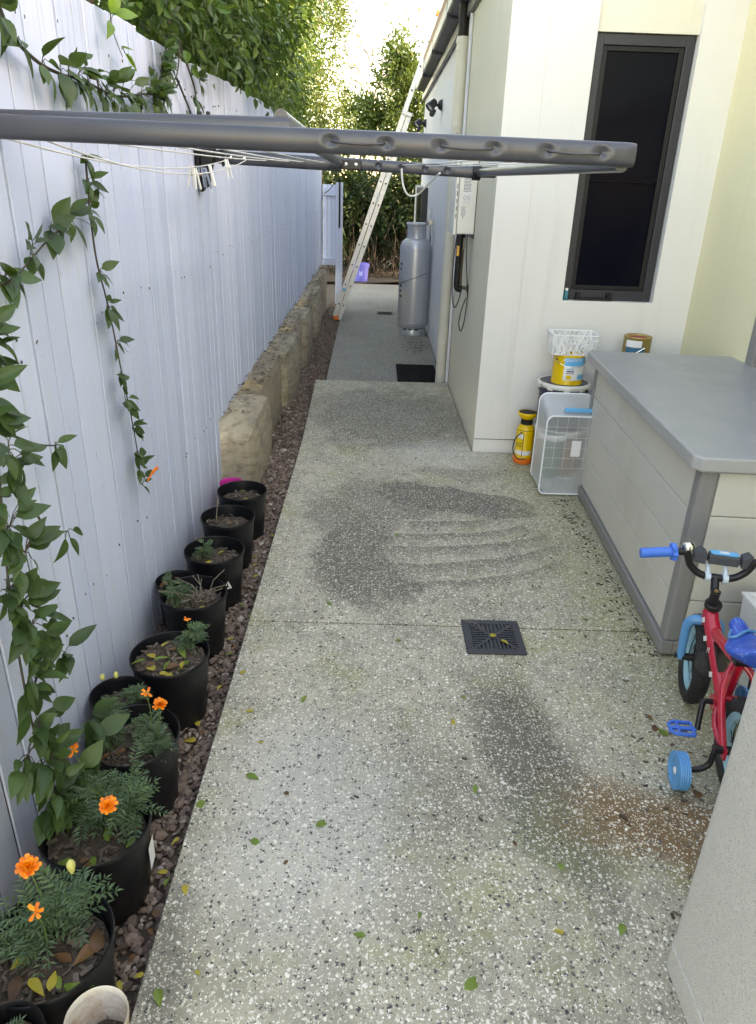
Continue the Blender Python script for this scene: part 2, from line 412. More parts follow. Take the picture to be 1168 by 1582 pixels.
M_CHROME = plain('chrome', (.75, .73, .68), .16, 1., bump=.02)
M_TWHEEL = plain('training wheel blue', (.045, .28, .55), .5, var=.12, bump=.1)
M_FOAM = plain('white foam', (.78, .79, .77), .75, var=.05, bump=.5, bscale=160, bdist=.002)
def m_seat():
    t = NT('dotted blue saddle'); v = t.vor(105, rand=0.)
    c = t.mix(t.rng(v.outputs['Distance'], .2, .3, 1, 0), (.012, .08, .42), (.07, .33, .75))
    return t.fin(c, .3, 0)
M_SEAT = m_seat()
def m_bin():
    t = NT('pebbled beige plastic'); v = t.vor(230, feature='F1'); sp = t.new('SeparateColor'); t.l.new(v.outputs['Color'], sp.inputs[0])
    hgt = t.math('MULTIPLY', t.rng(v.outputs['Distance'], .25, .5, 1, 0), t.rng(sp.outputs[0], .25, .6))
    c = t.mix(t.noise(3, 3), (.43, .42, .39), (.48, .47, .44))
    c = t.mix(t.math('MULTIPLY', hgt, .6), c, (.70, .69, .67))
    return t.fin(c, t.rng(hgt, 0, 1, .5, .3), 0, t.bump(hgt, .9, .003))
M_BIN = m_bin()
def m_potw():
    t = NT('limewashed clay'); c = t.mix(t.rng(t.noise(7, 5, .7), .4, .65), (.62, .57, .49), (.42, .27, .17))
    c = t.mix(t.math('MULTIPLY', t.rng(t.noise(1, 5, vec=t.scaled((6, 6, 60))), .5, .7), .5), c, (.36, .30, .24))
    return t.fin(c, .85, 0, t.bump(t.noise(60, 5), .4, .003))
M_POTW = m_potw()
M_PINK = plain('pink plastic', (.70, .03, .30), .4, bump=.05)
def m_bark():
    t = NT('bark mulch'); r = t.island(); c = t.mix(r, (.05, .035, .025), (.22, .17, .125))
    c = t.mix(t.math('MULTIPLY', t.noise(60, 5), .6), c, (.06, .045, .035)); return t.fin(c, .9, 0, t.bump(t.noise(150, 4), .6, .002))
M_MULCH = m_bark()
M_TRUNK = plain('tree bark', (.13, .10, .075), .9, var=.4, scale=18, bump=.8, bscale=40, bdist=.01)
M_DTRUNK = plain('dark bark', (.045, .035, .027), .9, var=.4, scale=18, bump=.6)
M_TWIG = plain('pale bare twig', (.20, .16, .12), .8, var=.2, bump=.2)
M_STEM = plain('vine stem', (.045, .036, .022), .6, var=.3, bump=.2)
M_GSTEM = plain('green stem', (.06, .12, .03), .5, var=.2, bump=.1)
M_VLEAF = leafmat('vine leaf', [(.020, .052, .014), (.030, .072, .018), (.048, .10, .024), (.024, .062, .018)], .48, .18, 'obj')
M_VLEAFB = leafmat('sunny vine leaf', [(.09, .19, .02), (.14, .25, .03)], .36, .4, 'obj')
M_CASC = leafmat('cascade leaf', [(.013, .046, .009), (.026, .075, .013), (.045, .11, .018), (.10, .18, .028)], .42, .18)
M_HEDGE = leafmat('hedge leaf', [(.026, .064, .012), (.048, .108, .018), (.078, .15, .025), (.13, .205, .038)], .45, .22)
M_LITREE = leafmat('column tree leaf', [(.055, .088, .018), (.092, .138, .026), (.13, .175, .036), (.165, .195, .048)], .5, .22)
M_DARKSH = leafmat('dark shrub leaf', [(.012, .032, .012), (.022, .052, .018), (.04, .075, .025)], .42, .22)
M_FTREE = leafmat('far tree leaf', [(.03, .065, .018), (.055, .105, .025), (.09, .14, .035)], .5, .3)
M_DRY = leafmat('dry leaf', [(.30, .20, .06), (.42, .28, .10), (.36, .16, .05)], .6, .3)
M_MARI = leafmat('marigold leaf', [(.06, .115, .06), (.085, .15, .075), (.12, .19, .075)], .55, .15)
def m_petal():
    t = NT('marigold petal'); c = t.mix(t.island(), (.70, .10, .002), (.95, .26, .006)); return t.fin(c, .55, 0)
M_MARI_FL = m_petal()
M_BUD = plain('pale bud', (.50, .47, .14), .55, bump=.1)
M_LGRN = leafmat('fallen green leaf', [(.13, .22, .03), (.20, .28, .05)], .5, .2, 'obj')
M_LYEL = leafmat('fallen yellow leaf', [(.50, .37, .04), (.42, .36, .06)], .5, .2, 'obj')
M_LBRN = leafmat('fallen brown leaf', [(.13, .06, .025), (.20, .09, .03), (.06, .035, .02)], .6, .1, 'obj')
M_ROOF = plain('grey roof sheet', (.34, .35, .35), .45, .3, var=.08, bump=.1)
M_EAVE = plain('charcoal eave', (.045, .05, .065), .42, var=.1, bump=.05)
M_EAVE2 = plain('grey eave trim', (.11, .115, .125), .42, var=.08, bump=.05)
M_PALETRIM = plain('pale gutter lip', (.60, .60, .56), .45, bump=.05)
M_CORD = plain('white line cord', (.62, .61, .57), .5, bump=.2, bscale=400)
M_COPPER = plain('aged brass pipe', (.13, .10, .065), .42, .7, bump=.1)
M_TIMBER = plain('grey brown timber', (.09, .07, .055), .85, var=.3, bump=.4)
M_DARKWIRE = plain('dark cable', (.02, .02, .022), .5, bump=0)
M_LENS = plain('lamp lens', (.75, .76, .74), .15, bump=0)

# ------------------------------------------------------------------ ground and paths
LOW = -.13
def grid(name, x0, x1, y0, y1, z, nx, ny, mat, hfun=None):
    b = B(); vs = []
    for j in range(ny+1):
        for i in range(nx+1):
            x = x0+(x1-x0)*i/nx; y = y0+(y1-y0)*j/ny; vs.append((x, y, z+(hfun(x, y) if hfun else 0)))
    b.add(vs, [(j*(nx+1)+i, j*(nx+1)+i+1, (j+1)*(nx+1)+i+1, (j+1)*(nx+1)+i) for j in range(ny) for i in range(nx)])
    return struct(b.obj(name, mat, smooth=180))
grid('ground', -120, 120, -60, 180, -.24, 8, 8, M_SOIL)
def slab(name, x0, x1, y0, y1, z0, z1, mat):
    o = struct(B().box(x0, x1, y0, y1, z0, z1).obj(name, mat, bevel=.006)); return o
JY = 2.37
def jointed(name, pts, z0, z1, mat, bev=.006):
    return struct(B().prism(pts, z0, z1, 'z').obj(name, mat, bevel=bev))
jointed('concrete_path', [(-.458, -2.5), (4.2, -2.5), (4.2, JY-.035), (-.452, JY-.002)], -.2, 0, M_CONC, .004)
jointed('concrete_path', [(-.452, JY+.0065), (4.2, JY-.0265), (4.2, 4.398), (-.452, 4.398)], -.2, 0, M_CONC, .004)
jointed('concrete_path', [(-.452, 4.404), (.656, 4.404), (.656, 6.17), (-.49, 6.15)], -.2, 0, M_CONC, .008)
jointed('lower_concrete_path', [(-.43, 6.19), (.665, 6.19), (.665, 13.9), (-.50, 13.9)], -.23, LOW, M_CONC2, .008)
grid('mulch_bed', -3.2, 5, 13.9, 19, -.125, 40, 26, M_SOIL, lambda x, y: .05*fbm((x, y, 0), 1.3)+.02)
def bedh(x, y):
    f = min(1, max(0, (y-5.2)/2.0)); return -.035*(1-f)-.14*f
grid('gravel_bed', -.95, -.44, .1, 13.9, -.02, 8, 120, M_SOIL, lambda x, y: bedh(x, y)+.006*fbm((x, y, 0), 9))

# gravel: real stones
def icos():
    p = (1+5**.5)/2
    v = np.array([(-1, p, 0), (1, p, 0), (-1, -p, 0), (1, -p, 0), (0, -1, p), (0, 1, p), (0, -1, -p), (0, 1, -p), (p, 0, -1), (p, 0, 1), (-p, 0, -1), (-p, 0, 1)], float)
    v /= np.linalg.norm(v[0])
    f = [(0, 11, 5), (0, 5, 1), (0, 1, 7), (0, 7, 10), (0, 10, 11), (1, 5, 9), (5, 11, 4), (11, 10, 2), (10, 7, 6), (7, 1, 8), (3, 9, 4), (3, 4, 2), (3, 2, 6), (3, 6, 8), (3, 8, 9), (4, 9, 5), (2, 4, 11), (6, 2, 10), (8, 6, 7), (9, 8, 1)]
    return v, np.array(f)
def rotmats(n, flat=1.):
    a = nrg.uniform(0, 2*np.pi, n); t = nrg.normal(0, .35*flat, (n, 2))
    ca, sa = np.cos(a), np.sin(a); Z = np.zeros(n); O = np.ones(n)
    Rz = np.stack([np.stack([ca, -sa, Z], 1), np.stack([sa, ca, Z], 1), np.stack([Z, Z, O], 1)], 1)
    cx, sx = np.cos(t[:, 0]), np.sin(t[:, 0]); Rx = np.stack([np.stack([O, Z, Z], 1), np.stack([Z, cx, -sx], 1), np.stack([Z, sx, cx], 1)], 1)
    cy, sy = np.cos(t[:, 1]), np.sin(t[:, 1]); Ry = np.stack([np.stack([cy, Z, sy], 1), np.stack([Z, O, Z], 1), np.stack([-sy, Z, cy], 1)], 1)
    return Rz @ Rx @ Ry
def np_mesh(name, V, F):
    me = bpy.data.meshes.new(name); me.from_pydata(V.tolist(), [], F.tolist()); me.update(); return me
def stones(name, P, size):
    v, f = icos(); n = len(P)
    sc = np.stack([nrg.uniform(.7, 1.35, n), nrg.uniform(.55, 1.0, n), nrg.uniform(.35, .7, n)], 1)*size[:, None]
    V = v[None]*(1+nrg.uniform(-.25, .25, (n, 12, 1)))*sc[:, None, :]
    V = np.einsum('nij,nkj->nki', rotmats(n), V)+P[:, None, :]
    F = f[None]+(np.arange(n)*12)[:, None, None]
    return np_mesh(name, V.reshape(-1, 3), F.reshape(-1, 3))
n1, n2 = 8200, 6500
yy = np.concatenate([.55+3.9*nrg.uniform(0, 1, n1), 4.4+7.4*nrg.uniform(0, 1, n2)])
left = np.where(yy < 3.75, -.80, -.70)
xx = left+(-.455-left)*nrg.uniform(0, 1, len(yy))**.9
xx = np.minimum(xx, -.452-.012+.03*np.clip((yy-5.9)/.3, 0, 1))
zz = np.array([bedh(x, y) for x, y in zip(xx, yy)])-.014+nrg.uniform(0, .012, len(yy))
sz = nrg.uniform(.007, .0135, len(yy))*np.where(nrg.uniform(0, 1, len(yy)) < .05, 1.7, 1)
zz = np.where(xx > -.475, zz-.006, zz)
gv = link('gravel', stones('gravel', np.stack([xx, yy, zz], 1), sz), M_GRAVEL); tag(gv, 'reddish brown gravel strip between white fence and concrete path', 'gravel', kind='stuff')

# ------------------------------------------------------------------ fence
FX = -.81
fence = thing('paling_fence', 'long white painted vertical board fence along the left of the path', 'fence', (FX, 6, 0))
def board(y0, y1, z0, z1, parent=fence):
    w = (y1-y0); j = rnd.uniform(-.002, .002); t0 = rnd.uniform(-.0015, .0015)
    b = B(); th = .018
    b.prism([(FX+j, y0), (FX+j+t0, y1), (FX+j+t0-th, y1), (FX+j-th, y0)], z0, z1, 'z')
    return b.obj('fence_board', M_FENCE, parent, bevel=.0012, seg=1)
y = .35
while y < 3.55:
    w = rnd.uniform(.092, .108); board(y, y+w-.008, -.06, 1.99+rnd.uniform(-.008, .008)); y += w
NEAR_END = y
board(y+.004, y+.09, -.06, 2.0); y += .094
while y < 11.4:
    w = rnd.uniform(.092, .108); zt = 2.0+.09*min(1, (y-3.6)/4.5)
    board(y, y+w-.006, .375+.05*(y-3.6)/8+rnd.uniform(-.006, .006), zt+rnd.uniform(-.006, .006)); y += w
FEND = y
B().box(FX-.016, FX-.0055, .35, NEAR_END-.01, -.05, 1.97).obj('gap_shade_sheet', M_TIMBER, fence)  # added dark sheet, puts the shade into the gaps between boards
B().box(FX-.016, FX-.0055, NEAR_END, FEND, .40, 1.98).obj('gap_shade_sheet', M_TIMBER, fence)
for z in (.35, 1.1, 1.8): B().box(FX-.10, FX-.053, .35, FEND, z+.05, z+.12).obj('rail', M_TIMBER, fence)
nb = B()
for zr in (.42, 1.17, 1.86):
    yy_ = .4
    while yy_ < FEND:
        for dz in (0, .03):
            if rnd.random() < .72: continue
            zc = zr+dz+rnd.uniform(-.02, .02); yc = yy_+rnd.uniform(-.012, .012)
            if zc > .45 or yc < NEAR_END: nb.add([(FX+.0028, yc+.0016*math.cos(a), zc+.0042*math.sin(a)) for a in [k*math.pi/3 for k in range(6)]]+[(FX-.006, yc+.0016*math.cos(a), zc+.0042*math.sin(a)) for a in [k*math.pi/3 for k in range(6)]], [(0, 1, 2, 3, 4, 5)]+[(k, k+6, (k+1) % 6+6, (k+1) % 6) for k in range(6)])
        yy_ += rnd.choice((.05, .1, .1))
o = nb.obj('nail_head', M_TIMBER, fence); o['kind'] = 'stuff'

# gate return at the far end of the fence
gate = thing('side_gate', 'narrow white paling gate and post at far end of the fence', 'gate', (-.65, 11.5, LOW))
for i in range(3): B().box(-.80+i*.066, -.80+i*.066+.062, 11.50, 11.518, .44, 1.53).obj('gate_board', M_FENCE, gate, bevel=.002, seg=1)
for z in (.42, 1.38): B().box(-.80, -.604, 11.462, 11.498, z, z+.1).obj('gate_rail', M_FENCE, gate, bevel=.003, seg=1)
B().box(-.602, -.505, 11.43, 11.53, LOW-.05, 1.56).obj('gate_post', M_FENCE, gate, bevel=.004, seg=1)
B().box(-.56, -.535, 11.41, 11.428, .95, 1.62).obj('latch_strip', M_BLACKP, gate, bevel=.003)

# ------------------------------------------------------------------ sandstone retaining wall
wall = thing('retaining_wall', 'low wall of sawn sandstone blocks under the far fence panel', 'retaining wall', (-.8, 3.7, 0))
def stone_block(x0, x1, y0, y1, z0, z1, slope=0, seed=0):
    nx, ny, nz = 5, 9, 6; vs = {}; V = []; F = []
    def vid(i, j, k):
        if (i, j, k) not in vs:
            u, v, w = i/nx, j/ny, k/nz
            p = Vector((x0+(x1-x0)*u, y0+(y1-y0)*v, z0+(z1-z0)*w))
            ctr = Vector(((x0+x1)/2, (y0+y1)/2, (z0+z1)/2)); hs = Vector(((x1-x0)/2, (y1-y0)/2, (z1-z0)/2))
            q = Vector(((p[a]-ctr[a])/hs[a] for a in range(3)))
            # round the arrises
            rr = .022
            for a in range(3):
                e = [abs(q[c]) for c in range(3) if c != a]
                if abs(q[a]) > .99 and max(e) > .99: p[a] -= math.copysign(rr*.7, q[a])
            n = Vector((fbm(p+Vector((seed*3.1, 0, 0)), 4.5), fbm(p+Vector((9, seed, 3)), 4.5), fbm(p+Vector((seed, 5, 1)), 5)))
            p += n*.011
            if abs(q.y) > .99 and abs(q.x) > .99: p.x -= math.copysign(.012, q.x)
            if abs(q.y) > .99 and q.z > .99: p.z -= .010
            if slope: p.z -= slope*max(0, 1-v*2.5)*w
            vs[(i, j, k)] = len(V); V.append(p)
        return vs[(i, j, k)]
    for i in range(nx):
        for j in range(ny):
            F.append((vid(i, j, 0), vid(i, j+1, 0), vid(i+1, j+1, 0), vid(i+1, j, 0))); F.append((vid(i, j, nz), vid(i+1, j, nz), vid(i+1, j+1, nz), vid(i, j+1, nz)))
        for k in range(nz):
            F.append((vid(i, 0, k), vid(i+1, 0, k), vid(i+1, 0, k+1), vid(i, 0, k+1))); F.append((vid(i, ny, k), vid(i, ny, k+1), vid(i+1, ny, k+1), vid(i+1, ny, k)))
    for j in range(ny):
        for k in range(nz):
            F.append((vid(0, j, k), vid(0, j, k+1), vid(0, j+1, k+1), vid(0, j+1, k))); F.append((vid(nx, j, k), vid(nx, j+1, k), vid(nx, j+1, k+1), vid(nx, j, k+1)))
    b = B().add(V, F); return b.obj('stone_block', M_STONE, wall, smooth=50)
by = 3.70; ends = [4.55, 5.45, 6.45, 7.25, 8.05, 8.8, 9.6, 10.35, 11.15]
for i, e in enumerate(ends):
    fx = -.635-.012*(by-3.7)+(.0, -.035, .02, -.03, .015, -.03, .02, -.02, .01)[i]
    stone_block(-1.02, fx, by+rnd.uniform(.012, .025), e-rnd.uniform(.045, .06), -.12-.02*i, .375+.005*i+(-.045, .02, -.01, .02, -.05, .01, -.03, .02, -.01)[i], .05 if i == 0 else 0, i+1); by = e
lb = B()   # soil and leaf litter on top of the wall, under the fence
for k in range(900):
    y0 = rnd.uniform(3.75, 11.1); x0 = rnd.uniform(-.86, -.70) if rnd.random() < .8 else rnd.uniform(-.72, -.65); a = rnd.uniform(0, 6.3); l = rnd.uniform(.008, .028)
    z0 = .395+.006*(y0-3.7)/.8+rnd.uniform(0, .02)*(1 if x0 < -.74 else .3)
    d = Vector((math.cos(a), math.sin(a), rnd.uniform(-.3, .3)))*l; n = Vector((-math.sin(a), math.cos(a), rnd.uniform(-.3, .3)))*l*.4; c = Vector((x0, y0, z0))
    lb.add([c-d, c+n, c+d, c-n], [(0, 1, 2, 3)])
o = lb.obj('leaf_litter', M_MULCH); tag(o, 'dry leaf litter and soil lying on top of the sandstone wall', 'leaf litter', kind='stuff')

# ------------------------------------------------------------------ house
HX, HY, RX = .66, 4.41, 1.87
house = thing('house', 'cream rendered house with dark window along the right of the path', 'house', (HX, HY, 0))
WX0, WX1, WZ0, WZ1 = 1.112, 1.648, .957, 2.308      # window recess
B().box(HX, HX+.2, 4.4136, 6.62, -.2, 2.74).obj('side_wall', M_WALL, house)
B().box(HX+.0005, HX+.2, HY-.0005, HY+.0031, -.1, 2.74).obj('front_wall', M_WALLF, house)
B().box(HX+.012, HX+.2, 6.623, 12.3, -.25, 2.74).obj('side_wall', M_WALL_SKY, house)
B().box(HX+.201, WX0, HY+.0015, HY+.2, -.1, 2.74).obj('front_wall', M_WALLF, house)
B().box(WX0, WX1, HY+.002, HY+.2, -.1, WZ0).obj('front_wall', M_WALLF, house)
B().box(WX0, WX1, HY+.028, HY+.2, WZ1, 2.74).obj('front_wall', M_WALL, house)
B().box(WX1, RX, HY+.0015, HY+.2, -.1, 2.74).obj('front_wall', M_WALLF, house)
B().box(WX0, WX1+.01, HY+.16, HY+.19, WZ0-.02, WZ1+.02).obj('front_wall', M_WALLF, house)
B().box(HX+.003, RX, HY-.004, HY+.001, .083, .087).obj('plinth_line', M_EAVE2, house)
B().box(RX, RX+.2, 3.6, HY+.2, -.1, 2.85).obj('right_wall', M_WALL_BOUNCE, house)
B().box(RX, RX+.2, -5.0, 1.5, -.1, 2.85).obj('right_wall', M_WALL_BOUNCE, house)
B().box(RX, RX+.2, 1.5, 3.6, 2.15, 2.85).obj('right_wall', M_WALL_BOUNCE, house)
B().box(HX+.2, RX+6, 4.61, 12.28, -.1, 2.6).obj('house_core', M_WALL_SKY, house)
B().box(RX+.201, RX+6, -5, 4.6, 2.16, 2.84).obj('house_core', M_WALL_SKY, house)
# door recess in the right wall
dr = B(); dr.box(RX-.012, RX+.10, 3.52, 3.598, .02, 2.14); dr.box(RX-.012, RX+.10, 1.502, 1.58, .02, 2.14); dr.box(RX-.012, RX+.10, 1.58, 3.52, 2.06, 2.14)
d = dr.obj('sliding_door', M_BOXFRM, house, bevel=.004)
B().box(RX+.05, RX+.06, 1.58, 3.52, .02, 2.06).obj('pane', M_PANE, d)
# window
wy = HY+.075
wf = B(); fw = .052
wf.box(WX0+.003, WX0+fw, wy-.03, wy+.03, WZ0+.002, WZ1-.002); wf.box(WX1-fw, WX1-.006, wy-.03, wy+.03, WZ0+.002, WZ1-.002)
wf.box(WX0+fw, WX1-fw, wy-.03, wy+.03, WZ1-.055, WZ1-.003); wf.box(WX0+fw, WX1-fw, wy-.03, wy+.03, WZ0+.002, WZ0+.06)
win = wf.obj('window', M_DARKALU, house, bevel=.003)
ib = B(); i0, i1 = WX0+fw, WX1-fw
ib.box(i0+.001, i0+.026, wy-.02, wy+.01, WZ0+.061, WZ1-.056); ib.box(i1-.026, i1-.001, wy-.02, wy+.01, WZ0+.061, WZ1-.056)
ib.box(i0+.026, i1-.026, wy-.02, wy+.01, WZ1-.08, WZ1-.056); ib.box(i0+.026, i1-.026, wy-.02, wy+.01, WZ0+.061, WZ0+.085)
ib.obj('inner_sash', M_BLACKP, win, bevel=.002)
B().box(i0+.026, i1-.026, wy-.006, wy, 1.63, WZ1-.08).obj('pane', M_PANE, win)
B().box(i0+.026, i1-.026, wy-.001, wy+.005, WZ0+.085, 1.60).obj('pane', M_PANE, win)
B().box(i0+.026, i1-.026, wy-.016, wy+.006, 1.601, 1.629).obj('meeting_rail', M_PANE, win)
wb = B(); wb.box(WX0+.075, WX0+.30, wy-.052, wy-.031, WZ0+.004, WZ0+.018); wb.box(WX0+.082, WX0+.108, wy-.06, wy-.032, WZ0+.018, WZ0+.045); wb.box(WX0+.265, WX0+.292, wy-.06, wy-.032, WZ0+.018, WZ0+.045)
wb.obj('window_winder', M_BLACKP, win, bevel=.002)
# eave, gutter and roof of the low wing
GX = .515
B().box(HX-.035, HX-.001, 4.35, 12.32, 2.70, 2.775).obj('eave_trim', M_EAVE2, house, bevel=.004)
B().box(HX+.003, HX+.2, 4.42, 12.3, 2.742, 2.9).obj('eave_trim', M_EAVE, house)
g = B(); g.prism([(GX+.012, 2.80), (HX-.003, 2.777), (HX-.003, 2.90), (GX+.012, 2.90)], 4.3, 11.95, 'y'); gut = g.obj('gutter', M_EAVE, house, bevel=.006)
B().box(GX, GX+.011, 4.3, 11.95, 2.81, 2.905).obj('gutter_lip', M_PALETRIM, gut, bevel=.002)
for yj in (5.2, 6.9, 8.6, 10.3): B().box(GX-.003, HX-.006, yj, yj+.02, 2.772, 2.776+.12).obj('gutter_joint', M_EAVE, gut)
rv = []; rf = []; ny = 620
for j in range(ny+1):
    yv = 4.3+7.75*j/ny; hz = .012*math.cos(2*math.pi*yv/.076)
    for x, z in ((GX-.02, 2.925), (2.4, 3.68), (6.0, 5.2)): rv.append((x, yv, z+hz))
for j in range(ny):
    for k in range(2): rf.append((j*3+k, j*3+k+1, j*3+k+4, j*3+k+3))
b = B().add(rv, rf); b.obj('roof_sheet', M_ROOF, house, smooth=60)
# unseen pitched roof of the right wing, eave shaped to shade the alley
B().prism([(RX-.12, 2.86), (RX+6.2, 2.86), (RX+6.2, 3.1), (RX+3.2, 4.75), (RX-.12, 3.04)], -5.4, 4.28, 'y').obj('wing_shade_roof', M_ROOF, house)
# downpipe
DX, DY = .61, 6.42
dp = B(); dp.tube([(DX, DY, -.14), (DX, DY, 1.0), (DX, DY, 2.58)], .045, 20)
dpo = dp.obj('downpipe', M_PIPE, house, smooth=40)
B().tube([(DX, DY, 2.58), (DX, DY, 2.80)], .040, 16).obj('pipe_spigot', M_BLACKP, dpo, smooth=40)
for z in (2.55, 2.5, 2.45, 1.98, .30): B().tube([(DX, DY, z-.012), (DX, DY, z+.012)], .0485, 20).obj('pipe_collar', M_PIPE, dpo, smooth=40, bevel=.002)
for z in (1.98, .30): B().box(DX+.03, HX+.006, DY+.03, DY+.055, z-.011, z+.011).obj('pipe_clip', M_CHROME if z < 1 else M_PIPE, dpo)
B().tube(smoothpath([(DX+.05, DY+.02, 2.0), (DX+.0, DY-.05, 1.93), (DX-.012, DY-.053, 1.88), (DX-.01, DY-.052, 1.7), (DX-.012, DY-.05, 1.35)]), .003, 5).obj('tie_string', M_TWIG, dpo)
# conduit by the downpipe and dark gap
B().tube([(HX-.012, 6.60, -.13), (HX-.012, 6.60, 2.6)], .016, 8).obj('conduit', M_DARKWIRE, house, smooth=60)
B().tube([(HX-.014, 6.20, 0), (HX-.014, 6.20, 2.69)], .013, 8).obj('conduit', M_WALL_SKY, house, smooth=60)
# dark framed far window on the side wall
fwn = B(); fwn.box(HX-.07, HX+.011, 10.5, 11.85, .35, 1.53); fo = fwn.obj('far_window', M_DARKALU, house, bevel=.006)
B().box(HX-.074, HX-.069, 10.58, 11.77, .43, 1.45).obj('pane', M_PANE, fo)
B().box(HX-.085, HX+.011, 11.87, 12.02, .2, 1.56).obj('architrave', M_WHITEP, house, bevel=.003)
B().box(HX-.03, HX+.011, 9.72, 9.78, .6, 1.25).obj('conduit', M_ALU, house)

# floodlights
def flood(y, z, label):
    t = thing('floodlight', label, 'floodlight', (HX, y, z), 0, 'twin sensor floodlights on the side wall')
    x = HX+.012
    B().lathe([(.0, 0), (.055, 0), (.055, .012), (.045, .03), (.03, .045), (0, .047)], 20, Matrix.Translation((x-.001, y, z)) @ Matrix.Rotation(-math.pi/2, 4, 'Y')).obj('base', M_DARKALU, t, smooth=40)
    B().tube([(x-.04, y, z), (x-.09, y, z-.005)], .014, 10).obj('arm', M_DARKALU, t, smooth=50)
    for dy in (-.045, .05):
        M = Matrix.Translation((x-.11, y+dy, z+.0)) @ Matrix.Rotation(-2.35, 4, 'Y') @ Matrix.Rotation(.35 if dy < 0 else -.35, 4, 'X')
        hd = B().lathe([(.0, -.05), (.03, -.048), (.04, -.025), (.045, .02), (.05, .05), (.046, .052), (.042, .03)], 18, M).obj('lamp_head', M_DARKALU, t, smooth=50)
        B().lathe([(0, .034), (.043, .034), (.043, .036), (0, .037)], 18, M).obj('lens', M_LENS, hd, smooth=40)
    M = Matrix.Translation((x-.10, y-.02, z-.075)) @ Matrix.Rotation(-2.6, 4, 'Y')
    B().lathe([(0, -.04), (.025, -.035), (.028, .0), (.03, .025), (.02, .04), (0, .045)], 16, M).obj('sensor', M_DARKALU, t, smooth=50)
    return t
flood(8.9, 2.35, 'black twin floodlight on sky tinted wall nearest the downpipe')
flood(11.75, 2.37, 'black twin floodlight at the far end of the house wall')

# gas hot water heater
hx0, hx1, hy0, hy1, hz0, hz1 = .535, .655, 5.2, 5.56, 1.262, 1.80
ht = thing('water_heater', 'cream gas hot water heater mounted on the house side wall', 'water heater', (.6, 5.4, 1.262))
B().box(hx0+.002, hx1, hy0, hy1, hz0, hz1).obj('case', M_CREAMP, ht, bevel=.008, seg=3)
cv = B().box(hx0-.022, hx0-.001, hy0-.006, hy1+.006, hz0-.006, hz1+.004).obj('front_cover', M_CREAMP, ht, bevel=.006, seg=3)
sl_ = B()
for k in range(5): sl_.box(hx0-.012, hx0-.007, hy0-.0068, hy0-.0055, hz0+.10+k*.045, hz0+.128+k*.045)
sl_.obj('vent_slot', M_LABK, cv)
B().box(hx1, HX-.0005, hy0+.02, hy1-.02, hz0-.03, hz1+.03).obj('mount_bracket', M_DARKALU, ht)
lb1 = B().box(hx0+.028, hx0+.082, hy0-.0012, hy0-.0004, 1.455, 1.70).obj('warning_label', M_LABW, ht)
tx = B(); zt = 1.695
for k in range(20):
    zt -= .0085
    if zt < 1.52: break
    x_ = hx0+.032
    while x_ < hx0+.076:
        w_ = rnd.uniform(.004, .012); tx.box(x_, min(x_+w_, hx0+.079), hy0-.0016, hy0-.0013, zt, zt+.0035); x_ += w_+.003
for cx in (hx0+.042, hx0+.067):
    pts = [(cx+.0085*math.cos(a), hy0-.0016, 1.488+.012*math.sin(a)) for a in [k*math.pi/8 for k in range(16)]]
    tx.tube(pts, .0008, 4, closed=True); tx.tube([(cx-.009, hy0-.0016, 1.459), (cx, hy0-.0016, 1.473), (cx+.009, hy0-.0016, 1.459)], .0008, 4, closed=True)
tx.obj('printing', M_LABK, lb1)['kind'] = 'stuff'
lb2 = B().box(hx0+.02, hx0+.056, hy0-.0012, hy0-.0004, 1.36, 1.442).obj('rating_label', M_LABW, ht)
tx = B()
for k in range(8):
    x_ = hx0+.023
    while x_ < hx0+.05:
        w_ = rnd.uniform(.003, .008); tx.box(x_, x_+w_, hy0-.0016, hy0-.0013, 1.375+k*.0078, 1.3785+k*.0078); x_ += w_+.003
tx.box(hx0+.034, hx0+.041, hy0-.0016, hy0-.0013, 1.363, 1.371); tx.obj('printing', M_LABK, lb2)['kind'] = 'stuff'
sc = B()
for k in range(3): sc.lathe([(0, 0), (.004, 0), (.003, .002), (0, .0025)], 8, Matrix.Translation((hx0+.03+k*.028, hy0, 1.765)) @ Matrix.Rotation(math.pi/2, 4, 'X'))
sc.obj('screw', M_DARKALU, ht)
B().tube(smoothpath([(.572, 5.27, 1.255), (.572, 5.27, 1.10), (.572, 5.275, .96), (.578, 5.28, .905), (.61, 5.28, .893)], 8), .022, 14).obj('lagged_pipe', M_BLACKP, ht, smooth=60)
B().tube(smoothpath([(.598, 5.30, 1.262), (.598, 5.30, 1.1), (.598, 5.30, .96), (.605, 5.3, .91), (.66, 5.3, .90)], 8), .012, 12).obj('water_pipe', M_COPPER, ht, smooth=60)
B().lathe([(.02, 0), (.028, .0), (.028, .012), (.014, .016)], 16, Matrix.Translation((HX-.001, 5.3, .90)) @ Matrix.Rotation(-math.pi/2, 4, 'Y')).obj('wall_flange', M_COPPER, ht, smooth=30)
v = B(); v.tube([(.598, 5.3, 1.255), (.598, 5.3, 1.16)], .018, 8); v.tube([(.56, 5.262, 1.16), (.598, 5.295, 1.16)], .007, 8); v.obj('valve', M_CHROME, ht, smooth=40)
B().box(.553, .569, 5.23, 5.25, 1.12, 1.185).obj('valve_tag', plain('amber tag', (.75, .38, .06), .4), ht, bevel=.002)
for path in ([(.625, 5.32, 1.26), (.63, 5.3, 1.1), (.645, 5.28, .95), (.652, 5.26, .86), (.64, 5.22, .70), (.618, 5.2, .62), (.60, 5.2, .67), (.612, 5.22, .76), (.64, 5.24, .84)],
             [(.56, 5.35, 1.26), (.545, 5.33, 1.08), (.545, 5.3, .9), (.56, 5.26, .78), (.585, 5.26, .80), (.61, 5.27, .9)]):
    B().tube(smoothpath(path, 8), .0042, 6).obj('cable', M_DARKWIRE, ht, smooth=60)

